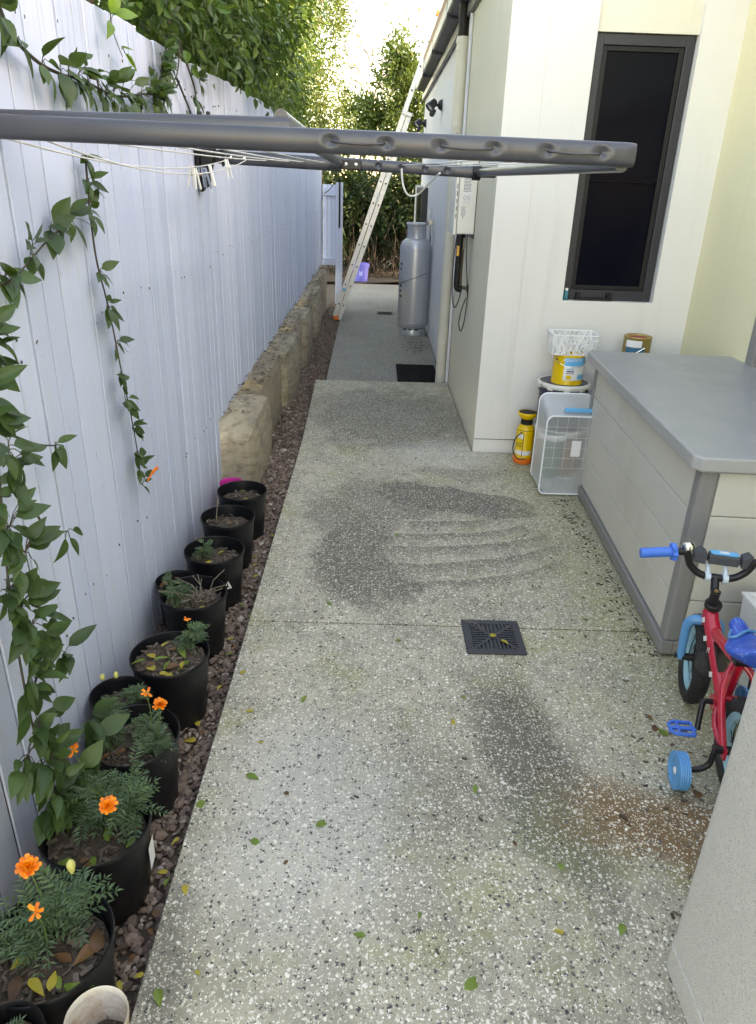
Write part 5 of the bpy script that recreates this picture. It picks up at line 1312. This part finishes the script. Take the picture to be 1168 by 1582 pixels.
crown(h2, 'foliage', 24000, [((-1.25, 8.7, 3.4), (.50, .9, 1.6), .5), ((-1.3, 9.9, 3.5), (.50, 1.0, 1.7), .5)], (.034, .06), M_HEDGE, .12, .35, .25, .5, overfence)
h3 = thing('column_tree', 'tall yellow green columnar tree in sun beyond the fence end', 'tree', (-1.5, 12.4, 0))
branches((-1.45, 12.4, -.1), [(-1.3, 12.2, 3.5), (-1.5, 12.6, 5.5), (-1.2, 12.6, 4.5), (-1.6, 12, 4)], .07, h3, 'trunk')
crown(h3, 'foliage', 36000, [((-1.42, 11.6, 3.9), (.62, .9, 2.3), .4), ((-1.30, 12.9, 4.2), (.80, .9, 2.6), .45), ((-.95, 13.2, 3.6), (.40, .5, 1.5), .15)], (.036, .064), M_LITREE, .12, .3, .1, .45, overfence)
pb_ = B()
for k in range(14):
    x, y_, z = rnd.uniform(-1.1, -.75), rnd.uniform(11.2, 12.4), rnd.uniform(2.6, 4.6); pb_.tube([(x, y_, z), (x+rnd.uniform(-.1, .15), y_-.05, z+rnd.uniform(.15, .4))], .006, 4)
pb_.obj('pale_twig', M_TWIG, h3)['kind'] = 'stuff'

# far thicket at the end of the path: each shrub on its own trunk
def shrub(x, y_, top, rx, n, label, mat=M_DARKSH, low=.45, trunks=5, size=(.06, .11), group='dark shrubs closing the end of the path', cat='shrub', nm='thicket_shrub'):
    t = thing(nm, label, cat, (x, y_, -.1), 0, group)
    tips = [(x+rnd.uniform(-rx, rx)*.8, y_+rnd.uniform(-.4, .4), rnd.uniform(low+.4, top*.8)) for _ in range(trunks)]
    branches((x+rnd.uniform(-.1, .1), y_, -.12), tips, .042, t, 'trunk', M_DTRUNK, .22)
    tw = B()
    for k in range(50):
        a = Vector((x+rnd.uniform(-rx, rx), y_+rnd.uniform(-.5, .5), rnd.uniform(-.1, top*.5))); tw.tube([a, a+Vector((rnd.uniform(-.25, .25), rnd.uniform(-.1, .1), rnd.uniform(.2, .8)))], .006, 4)
    tw.obj('twig', M_DTRUNK, t)['kind'] = 'stuff'
    h = (top-low)/2
    crown(t, 'foliage', n, [((x, y_, low+h), (rx, .65, h), .7), ((x, y_-.1, low+h*.6), (rx*.9, .5, h*.7), .3)], size, mat, .13, .75, .3, .45)
    return t
shrub(-1.15, 15.2, 2.3, .75, 7000, 'dark thicket shrub left of the violet bucket')
shrub(-.05, 15.5, 2.15, .8, 8000, 'dark thicket shrub right behind the violet bucket and ladder', low=.3)
shrub(.95, 15.0, 2.6, .8, 8000, 'dark thicket shrub behind the gas cylinder')
shrub(2.1, 15.6, 3.0, .9, 5000, 'dark thicket shrub partly hidden by the house corner')
shrub(-.45, 16.9, 1.9, .9, 7000, 'added dark shrub blocking light low between the trunks, left of the ladder', low=-.05, size=(.08, .13))  # this and the next shrub added to cover light leaking under the thicket
shrub(.9, 16.8, 1.9, .9, 7000, 'added dark shrub blocking light low between the trunks, right of the ladder', low=-.05, size=(.08, .13))
shrub(-2.3, 15.9, 2.6, 1.0, 5000, 'dark thicket shrub behind the far fence end')
# low dead growth around the trunks
for k, (x, y_) in enumerate(((-.6, 15.0), (.35, 14.9))):
    t = thing('bramble', ('tangle of bare brown stems left of the bucket' if k == 0 else 'tangle of bare brown stems below the dark shrubs, right of the bucket'), 'bramble', (x, y_, -.1))
    b_ = B()
    for q in range(45):
        a = Vector((x+rnd.uniform(-.55, .55), y_+rnd.uniform(-.35, .4), -.12)); d_ = Vector((rnd.uniform(-.4, .4), rnd.uniform(-.2, .2), rnd.uniform(.35, 1.2)))
        b_.tube([a, a+d_*.5+Vector((rnd.uniform(-.08, .08), 0, 0)), a+d_], [.008, .006, .003], 4)
    b_.obj('stem', M_DTRUNK, t)
# broad tree and bare tree against the sky
ft = thing('far_tree', 'green tree behind the ladder, below the bare twigs', 'tree', (.6, 17.8, -.1))
branches((.6, 17.8, -.12), [(.5, 17.8, 3.2), (.9, 17.7, 2.8), (.1, 17.9, 2.9), (.3, 17.8, 3.8), (1.3, 17.8, 3.2)], .09, ft, 'trunk', M_TRUNK, .2)
crown(ft, 'foliage', 9500, [((.55, 17.8, 3.1), (.75, .7, .95), .5), ((.45, 17.7, 3.9), (.32, .3, .55), .16), ((-.25, 17.8, 2.75), (.5, .4, .55), .16), ((1.3, 17.8, 3.3), (.6, .5, .9), .18)], (.07, .13), M_FTREE, .13, .8, .0, .4)
ft2 = thing('far_tree', 'thin leafed tree with open sky gaps, left of the ladder', 'tree', (-.6, 18.6, -.1))
branches((-.6, 18.6, -.12), [(-.9, 18.6, 2.9), (-.3, 18.6, 3.4), (-.1, 18.7, 2.8), (-1.2, 18.6, 2.6)], .06, ft2, 'trunk', M_TRUNK, .3)
crown(ft2, 'foliage', 2600, [((-.6, 18.6, 2.7), (.9, .6, .8), 1.)], (.07, .12), M_FTREE, .12, .9, .1, .4)
def bare(x, y_, top, label, lean=0):
    t = thing('bare_tree', label, 'tree', (x, y_, -.1), 0, 'bare trees against the sky'); b_ = B(); lf = []
    def grow(p, d_, l, r, lv):
        q = p+d_*l; m_ = (p+q)/2+Vector((rnd.uniform(-.06, .06), 0, rnd.uniform(-.03, .03)))*l
        b_.tube([p, m_, q], [r, r*.85, r*.65], 5, cap=False)
        if lv == 0: lf.append(q); return
        for k in range(2 if lv > 3 else 3):
            a = rnd.uniform(-.75, .75); b2 = rnd.uniform(-.6, .6); nd = (d_+Vector((a, b2*.6, rnd.uniform(-.1, .25)))).normalized()
            grow(q if k else p.lerp(q, rnd.uniform(.5, 1)), nd, l*rnd.uniform(.6, .8), max(.008, r*.6), lv-1)
        if lv > 2: grow(q, (d_+Vector((rnd.uniform(-.15, .15), 0, .2))).normalized(), l*.85, max(.008, r*.65), lv-1)
    grow(Vector((x, y_, -.12)), Vector((lean, 0, 1)).normalized(), top*.42, .03, 4)
    b_.obj('branch', M_TWIG, t)
    L_ = np.array([tuple(p) for p in lf]); L_ = L_[nrg.uniform(0, 1, len(L_)) < .35]
    k = len(L_); leaf_cloud('dry_leaf', L_, nrg.normal(size=(k, 3)), nrg.normal(size=(k, 3)), nrg.uniform(.06, .12, k), M_DRY, t)['kind'] = 'stuff'
bare(.05, 20.5, 4.2, 'bare pale tree with few dry leaves in the sky gap', -.04)
bare(1.05, 20.8, 4.1, 'bare pale tree just left of the ladder top', -.08)

# ------------------------------------------------------------------ pots and marigolds
def pinnate(b_, p, d_, nrm, L_, n=6, ll=.02):
    d_ = d_.normalized(); nrm = (nrm-d_*nrm.dot(d_)).normalized(); s_ = d_.cross(nrm)
    pts = [p+d_*(L_*t)+nrm*(-.25*L_*t*t) for t in [k/n for k in range(n+1)]]
    w = .0008
    b_.add([pts[0]+s_*w, pts[0]-s_*w, pts[-1]-s_*w*.5, pts[-1]+s_*w*.5], [(0, 1, 2, 3)])
    def lfl(q, v, l):
        v = v.normalized(); x = v.cross(nrm).normalized(); hw = l*.13
        b_.add([q, q+v*l*.45+x*hw+nrm*hw*.4, q+v*l-nrm*l*.1, q+v*l*.45-x*hw+nrm*hw*.4], [(0, 1, 2), (0, 2, 3)])
    for k in range(1, n+1):
        sc_ = ll*(.65+.5*math.sin(math.pi*k/(n+1)))
        for sgn in (-1, 1): lfl(pts[k], d_*.55+s_*sgn*.85+nrm*rnd.uniform(-.15, .2), sc_*rnd.uniform(.8, 1.2))
    lfl(pts[-1], d_, ll)
def bush(parent, c, rad, h, n, ll=.02):
    lv = B(); sb_ = B(); c = Vector(c)
    k_ = max(3, n//12)
    tips = []
    for k in range(k_):
        a = rnd.uniform(0, 6.28); r_ = rad*math.sqrt(rnd.random())*.75; tp = c+Vector((r_*math.cos(a), r_*math.sin(a), h*rnd.uniform(.5, .95))); tips.append(tp)
        sb_.tube([c+Vector((r_*.15*math.cos(a), r_*.15*math.sin(a), 0)), (c+tp)/2+Vector((r_*.1, 0, h*.1)), tp], [.0028, .0022, .0012], 5)
    for k in range(n):
        tp = rnd.choice(tips); t = rnd.uniform(.35, 1); q = c.lerp(tp, t); a = rnd.uniform(0, 6.28)
        d_ = Vector((math.cos(a), math.sin(a), rnd.uniform(-.15, .7))); nrm = Vector((-.5*math.cos(a), -.5*math.sin(a), 1))
        pinnate(lv, q, d_, nrm, rad*rnd.uniform(.45, .8), 6, ll*rnd.uniform(.8, 1.25))
    sb_.obj('stem', M_GSTEM, parent, smooth=80); lv.obj('foliage', M_MARI, parent)
    return tips
def flower(parent, p, r, full=True, base=None, nrm=(.25, -.45, 1)):
    p = Vector(p); q = Vector(nrm).to_track_quat('Z', 'Y').to_matrix().to_4x4(); M0 = Matrix.Translation(p) @ q; b_ = B()
    rows = ((11, 1., .08, .40), (10, .86, .35, .38), (9, .70, .62, .34), (7, .5, .92, .3), (5, .3, 1.2, .24)) if full else ((6, 1., .1, .42), (4, .6, .6, .34))
    for (n, rr, el, wd) in rows:
        for k in range(n):
            if not full and rnd.random() < .25: continue
            a = 2*math.pi*(k+rnd.uniform(-.2, .2))/n+rr; l = r*rr*rnd.uniform(.88, 1.1); e = el+rnd.uniform(-.28, .28)
            dx = Vector((math.cos(a)*math.cos(e), math.sin(a)*math.cos(e), math.sin(e))); sd_ = Vector((-math.sin(a), math.cos(a), 0)); up_ = dx.cross(sd_)*-1
            w = r*wd; o0 = Vector((0, 0, r*.1*(1-rr)))
            vs = [o0, o0+dx*l*.55+sd_*w*.5+up_*r*.06, o0+dx*l*.95+sd_*w*.5-up_*r*.03, o0+dx*l*1.03, o0+dx*l*.95-sd_*w*.5-up_*r*.03, o0+dx*l*.55-sd_*w*.5+up_*r*.06, o0+dx*l*.6-up_*r*.02]
            b_.add(vs, [(0, 1, 6), (1, 2, 6), (2, 3, 6), (3, 4, 6), (4, 5, 6), (5, 0, 6)], M0)
    f = b_.obj('flower', M_MARI_FL, parent, smooth=40)
    B().lathe([(.0, -r*.55), (r*.2, -r*.5), (r*.28, -r*.2), (r*.3, 0.)], 8, M0).obj('calyx', M_GSTEM, f, smooth=60)
    if base is not None: B().tube(smoothpath([base, (Vector(base)+p)/2+Vector((.005, 0, .01)), p-Vector((0, 0, r*.3))], 5), .0016, 5).obj('flower_stalk', M_GSTEM, f, smooth=80)
def pot(label, x, y_, r=.12, rz=.195, z0=-.048, contents='bark', soil=.055, name='plant_pot', mat=M_POT, group='black plastic plant pots along the fence', tilt=0):
    h = rz-z0; c = (x, y_, z0); t = thing(name, label, 'plant pot', c, 0, group)
    rb = r*.80
    pf = [(0, .0), (rb*.96, .0), (rb, .006), (r*.955, h-.022), (r*.96, h-.02), (r*.985, h-.018), (r, h-.012), (r, h-.003), (r*.985, h), (r*.965, h-.002), (r*.945, h-.02), (r*.92, h-.055), (r*.905, h-.056), (rb*1.0, .045), (0, .045)]
    B().lathe(pf, 40, c=c).obj('pot_shell', mat, t, smooth=38)
    sr = r*.80+ (r*.10)*(1-soil/h); zs = z0+h-soil
    vs = [(x, y_, zs+.008)]; fs = []; NR, NK = 5, 24
    for i in range(1, NR+1):
        for k in range(NK):
            a = 2*math.pi*k/NK; q = sr*i/NR; px, py = x+q*math.cos(a), y_+q*math.sin(a); vs.append((px, py, zs+.010*fbm((px, py, 1), 28)))
    for k in range(NK): fs.append((0, 1+k, 1+(k+1) % NK))
    for i in range(NR-1):
        for k in range(NK): fs.append((1+i*NK+k, 1+(i+1)*NK+k, 1+(i+1)*NK+(k+1) % NK, 1+i*NK+(k+1) % NK))
    B().add(vs, fs).obj('soil', M_SOIL, t, smooth=60)
    m = B()
    for k in range(int(130*(r/.12)**2)):
        a = rnd.uniform(0, 6.28); q = sr*math.sqrt(rnd.random())*.96; l = rnd.uniform(.008, .026)*(r/.12); w = l*rnd.uniform(.15, .45); b2 = rnd.uniform(0, 6.28)
        M_ = Matrix.Translation((x+q*math.cos(a), y_+q*math.sin(a), zs+rnd.uniform(.0, .014))) @ Matrix.Rotation(b2, 4, 'Z') @ Matrix.Rotation(rnd.uniform(-.4, .4), 4, 'X') @ Matrix.Rotation(rnd.uniform(-.35, .35), 4, 'Y')
        m.box(-l/2, l/2, -w/2, w/2, -.0015, .0025, M_)
    o = m.obj('bark_mulch', M_MULCH, t); o['kind'] = 'stuff'
    return t, zs, sr
def leaves_in(t, x, y_, z, r, n, meshes, sz=(.022, .042)):
    for k in range(n):
        a = rnd.uniform(0, 6.28); q = r*math.sqrt(rnd.random())*.85; b2 = rnd.uniform(0, 6.28)
        put_leaf(meshes, t, (x+q*math.cos(a), y_+q*math.sin(a), z+.014+rnd.uniform(0, .008)), Vector((math.cos(b2), math.sin(b2), rnd.uniform(-.1, .25))), Vector((rnd.uniform(-.4, .4), rnd.uniform(-.4, .4), 1)), rnd.uniform(*sz), 'dry_leaf')
FG = variants('fallen_green', M_LGRN, SPEC[:3]); FYL = variants('fallen_yellow', M_LYEL, SPEC[:3]); FB = variants('fallen_brown', M_LBRN, SPEC[1:4])

t, zs, sr = pot('small pink plastic pot at the foot of the sandstone wall', -.715, 3.46, .06, .13, -.03, soil=.03, mat=M_PINK, group=None)
leaves_in(t, -.715, 3.46, zs, sr, 4, FB, (.02, .03))
t, zs, sr = pot('black pot with bare mulch, farthest of the row, before the pink pot', -.612, 3.205, .119); leaves_in(t, -.612, 3.205, zs, sr, 5, FYL+FB)
t, zs, sr = pot('black pot with dry stalk and mulch, second from the pink pot', -.624, 2.905, .119); leaves_in(t, -.624, 2.905, zs, sr, 3, FB+FG)
B().tube(smoothpath([(-.675, 2.90, zs), (-.672, 2.90, zs+.06), (-.662, 2.905, zs+.13)], 5), .002, 5).obj('dry_stalk', M_TWIG, t)
t, zs, sr = pot('black pot with white triangle mark and one small marigold sprout', -.618, 2.585, .12); bush(t, (-.665, 2.60, zs), .05, .085, 26, .014); leaves_in(t, -.618, 2.585, zs, sr, 3, FYL)
tri = B(); a0_ = -.98
for (pa, pb2, pc) in (((-.018, 0), (.004, .036), (-.006, .008)), ((-.018, 0), (.02, 0), (.006, .008)), ((.02, 0), (.004, .036), (.004, .014))):
    tri.add([(-.618+.1155*math.cos(a0_+q[0]/.1155), 2.585+.1155*math.sin(a0_+q[0]/.1155), .065+q[1]) for q in (pa, pb2, pc)], [(0, 1, 2)])
tri.obj('triangle_mark', M_LABW, t)
t, zs, sr = pot('smaller black pot of stones tucked against fence behind the dried marigold', -.726, 2.40, .078, .155, soil=.045); leaves_in(t, -.726, 2.40, zs, sr, 5, FB)
t, zs, sr = pot('black pot with withered marigold stalks and some green left', -.624, 2.25, .12)
bush(t, (-.69, 2.25, zs), .065, .10, 34, .015); leaves_in(t, -.624, 2.25, zs, sr, 8, FYL+FB+FG)
ds = B()
for k in range(26):
    a = rnd.uniform(0, 6.28); l = rnd.uniform(.04, .11); p_ = Vector((-.61+rnd.uniform(-.03, .03), 2.25+rnd.uniform(-.03, .03), zs)); ds.tube([p_, p_+Vector((math.cos(a)*l*.4, math.sin(a)*l*.4, l*.7)), p_+Vector((math.cos(a)*l, math.sin(a)*l, l*.85))], .0013, 4)
ds.obj('dry_stalk', M_TWIG, t)
t, zs, sr = pot('black pot full of bark and yellow leaves with one orange bloom', -.612, 1.878, .122, soil=.03)
tp_ = bush(t, (-.565, 1.935, zs), .055, .10, 34, .015); flower(t, (-.56, 1.92, zs+.125), .012, False, (-.562, 1.93, zs+.05)); leaves_in(t, -.612, 1.878, zs, sr, 16, FYL+FG+FB, (.03, .055))
t, zs, sr = pot('smaller black pot with leafy weed against the fence', -.722, 1.715, .082, .165, soil=.05); bush(t, (-.665, 1.70, zs), .04, .12, 16, .016)
leaves_in(t, -.722, 1.715, zs, sr, 4, FB)
t, zs, sr = pot('black pot with two bushy marigolds and two small orange blooms', -.614, 1.512, .122)
bush(t, (-.68, 1.54, zs), .062, .12, 36, .015); bush(t, (-.56, 1.50, zs), .062, .11, 40, .015); bush(t, (-.70, 1.595, zs+.02), .05, .12, 18, .014)
flower(t, (-.575, 1.545, zs+.165), .016, False, (-.57, 1.52, zs)); flower(t, (-.528, 1.50, zs+.165), .019, True, (-.55, 1.49, zs+.03), (.1, -.2, 1))
for p_ in ((-.70, 1.575, zs+.185), (-.665, 1.58, zs+.19)): B().lathe([(0, -.008), (.005, -.004), (.007, .004), (.004, .012), (0, .014)], 8, c=p_).obj('bud', M_BUD, t, smooth=60)
leaves_in(t, -.614, 1.512, zs, sr, 6, FB)
t, zs, sr = pot('black pot with dense marigold under the climbing vine', -.61, 1.218, .124)
bush(t, (-.565, 1.265, zs), .088, .17, 78, .017); bush(t, (-.615, 1.24, zs), .07, .13, 36, .017)
flower(t, (-.545, 1.155, zs+.175), .020, True, (-.57, 1.2, zs+.03), (.25, -.5, 1)); flower(t, (-.665, 1.29, zs+.20), .020, False, (-.63, 1.26, zs+.05))
leaves_in(t, -.61, 1.218, zs, sr, 9, FB+FG)
lbm = B().add([(-.61+.1195*math.cos(a), 1.218+.1195*math.sin(a), z) for a in (-.10, .25) for z in (.055, .125)], [(0, 2, 3, 1)]).obj('pot_label', M_LABW, t)
t, zs, sr = pot('nearest large black pot with barcode sticker and big orange marigold', -.602, .93, .125)
bush(t, (-.60, .985, zs), .095, .165, 80, .019); bush(t, (-.67, .935, zs), .06, .09, 26, .016)
flower(t, (-.635, .98, zs+.20), .022, True, (-.61, .96, zs+.05), (.3, -.55, 1)); flower(t, (-.60, .915, zs+.16), .017, False, (-.60, .93, zs+.05), (.2, -.4, 1))
for p_ in ((-.555, .985, zs+.195),): B().lathe([(0, -.022), (.004, -.015), (.008, .0), (.0085, .008), (.004, .016), (0, .018)], 10, c=p_).obj('bud', M_BUD, t, smooth=60)
leaves_in(t, -.602, .93, zs, sr, 16, FB+FB+FG+FYL, (.035, .06))
def onpot(a, z, r=.1195, cx=-.602, cy=.93): return (cx+r*math.cos(a), cy+r*math.sin(a), z)
def rz_(z): return .1008+.019*(z+.048)/.243+.0012
lb_ = B(); vs = []
for i in range(6):
    for z in (.075, .128): vs.append(onpot(-.98+.46*i/5, z+.004*i/5, rz_(z)))
lb_.add(vs, [(2*i, 2*i+2, 2*i+3, 2*i+1) for i in range(5)]); bl = lb_.obj('barcode_sticker', M_LABW, t, smooth=60)
bc = B(); a = -.90
while a < -.62:
    w = rnd.choice((.006, .01, .016)); bc.add([onpot(a, .083, rz_(.083)+.0004), onpot(a+w, .083, rz_(.083)+.0004), onpot(a+w, .112, rz_(.112)+.0004), onpot(a, .112, rz_(.112)+.0004)], [(0, 1, 2, 3)]); a += w+rnd.choice((.006, .01))
for z in (.116, .121):
    bc.add([onpot(-.95, z, rz_(z)+.0004), onpot(-.57, z+.003, rz_(z)+.0004), onpot(-.57, z+.0055, rz_(z)+.0004), onpot(-.95, z+.0025, rz_(z)+.0004)], [(0, 1, 2, 3)])
bc.obj('barcode', M_LABK, bl)
t, zs, sr = pot('small black pot with seedling in the lower left corner', -.60, .747, .068, .205, soil=.05); bush(t, (-.625, .76, zs), .045, .075, 30, .015)
t, zs, sr = pot('small limewashed clay pot in the lower left corner', -.468, .812, .056, .165, -.035, soil=.09, mat=M_POTW, group=None, name='clay_pot')

# ------------------------------------------------------------------ fallen leaves
def fallen(x, y_, kind, sz, rot=None, z=.002):
    meshes, nm, lab, grp = {'g': (FG, 'fallen_leaf', 'green fallen leaf lying flat on the pebbled concrete', 'green fallen leaves'), 'y': (FYL, 'fallen_leaf', 'yellow fallen leaf lying on the pebbled concrete', 'yellow fallen leaves'), 'b': (FB, 'fallen_leaf', 'dry brown fallen leaf lying on the pebbled concrete', 'brown fallen leaves')}[kind]
    a = rot if rot is not None else rnd.uniform(0, 6.28)
    o = put_leaf(meshes, None, (x, y_, z), Vector((math.cos(a), math.sin(a), .12)), Vector((rnd.uniform(-.12, .12), rnd.uniform(-.12, .12), 1)), sz, nm)
    tag(o, lab, 'leaf', grp); return o
F_ = [(-.351, 1.843, 'y', .03), (-.202, 1.89, 'g', .04), (.285, 1.798, 'y', .032), (-.331, 1.571, 'g', .045), (-.432, 1.475, 'g', .04), (-.117, 1.392, 'g', .045), (-.281, 1.348, 'g', .034), (-.419, 1.212, 'y', .03), (-.416, .965, 'g', .042), (-.334, .995, 'y', .018), (-.452, .995, 'y', .022), (-.2, 1.5, 'b', .026), (.326, 1.551, 'g', .036), (.327, 1.946, 'g', .024), (.704, 1.455, 'b', .034), (.718, 1.425, 'b', .02), (.019, 1.09, 'g', .03), (.474, 1.106, 'y', .026), (.511, 1.275, 'g', .03), (.618, 1.133, 'g', .034), (.23, .975, 'g', .055), (-.178, 1.286, 'b', .02), (.136, 3.163, 'g', .035), (-.16, 2.519, 'g', .04), (-.425, 2.03, 'y', .03), (.926, 1.87, 'b', .03), (.921, 1.793, 'b', .045), (.957, 1.77, 'g', .045), (1.0, 1.80, 'b', .04), (1.04, 3.412, 'b', .03), (.147, 1.152, 'g', .02), (.11, 2.256, 'g', .026), (.95, 1.52, 'b', .045), (.99, 1.44, 'g', .05), (1.03, 1.50, 'b', .04), (.90, 2.6, 'b', .024), (.86, 2.44, 'g', .03), (.95, 1.30, 'b', .04), (.08, 4.1, 'b', .03), (.2, 3.95, 'b', .025), (1.0, 1.35, 'g', .05), (-.30, 1.70, 'y', .02), (.40, 1.36, 'b', .02)]
for (x, y_, k_, s_) in F_: fallen(x, y_, k_, s_)
o = fallen(.47, 2.285, 'y', .036, .6, .012); o['label'] = 'pale yellow leaf lying on the near drain grate, left one'; del o['group']
o = fallen(.505, 2.262, 'y', .04, -.8, .012); o['label'] = 'orange tinted leaf lying on the near drain grate, right one'; del o['group']
for k in range(26):
    y_ = rnd.uniform(.85, 3.2); x = rnd.uniform(-.52, -.465) if rnd.random() < .8 else rnd.uniform(-.76, -.72)
    o = fallen(x, y_, rnd.choice('gyybb'), rnd.uniform(.022, .042), None, bedh(x, y_)+.004)
    o['label'] = {'green fallen leaves': 'green fallen leaf on the brown gravel strip', 'yellow fallen leaves': 'yellow fallen leaf on the brown gravel strip', 'brown fallen leaves': 'brown fallen leaf on the brown gravel strip'}[o['group']]; o['group'] = o['group'].replace('fallen leaves', 'leaves on the gravel')
# crumbs and dirt along the box and slab edges
db = B()
for k in range(420):
    q = rnd.random()
    if q < .45: x, y_ = 1.03+rnd.gauss(0, .025)+.05*(rnd.random()), rnd.uniform(2.2, 3.65); x = min(x, 1.075+.03*(y_-2.2))
    elif q < .75: x, y_ = rnd.gauss(.95, .09), rnd.gauss(1.5, .22)
    else: x, y_ = rnd.uniform(-.4, .95), rnd.uniform(1.0, 4.3)
    s_ = rnd.uniform(.0015, .005); a = rnd.uniform(0, 6.3)
    if x > .675 and y_ < 1.07: continue
    db.box(-s_*1.6, s_*1.6, -s_*.6, s_*.6, 0, s_*.7, Matrix.Translation((x, y_, .0005)) @ Matrix.Rotation(a, 4, 'Z'))
tag(db.obj('dirt_crumbs', M_MULCH), 'specks of bark and dirt scattered over the concrete', 'debris', kind='stuff')

ORD = 'first second third fourth fifth sixth seventh eighth ninth tenth eleventh twelfth thirteenth fourteenth fifteenth sixteenth seventeenth eighteenth nineteenth twentieth'.split()
def ordw(i): return ORD[i] if i < 20 else ('twenty ' + ORD[i-20] if i < 29 else 'thirtieth')
byl = {}
for o in bpy.data.objects:
    if o.name.startswith('fallen_leaf') and 'group' in o.keys(): byl.setdefault(o['label'], []).append(o)
for lab_, os_ in byl.items():
    for i, o in enumerate(sorted(os_, key=lambda q: q.location.y)): o['label'] = lab_.replace(' lying flat', '').replace(' lying', '').replace(' pebbled', '') + ', ' + ordw(i) + ' counting from the camera'
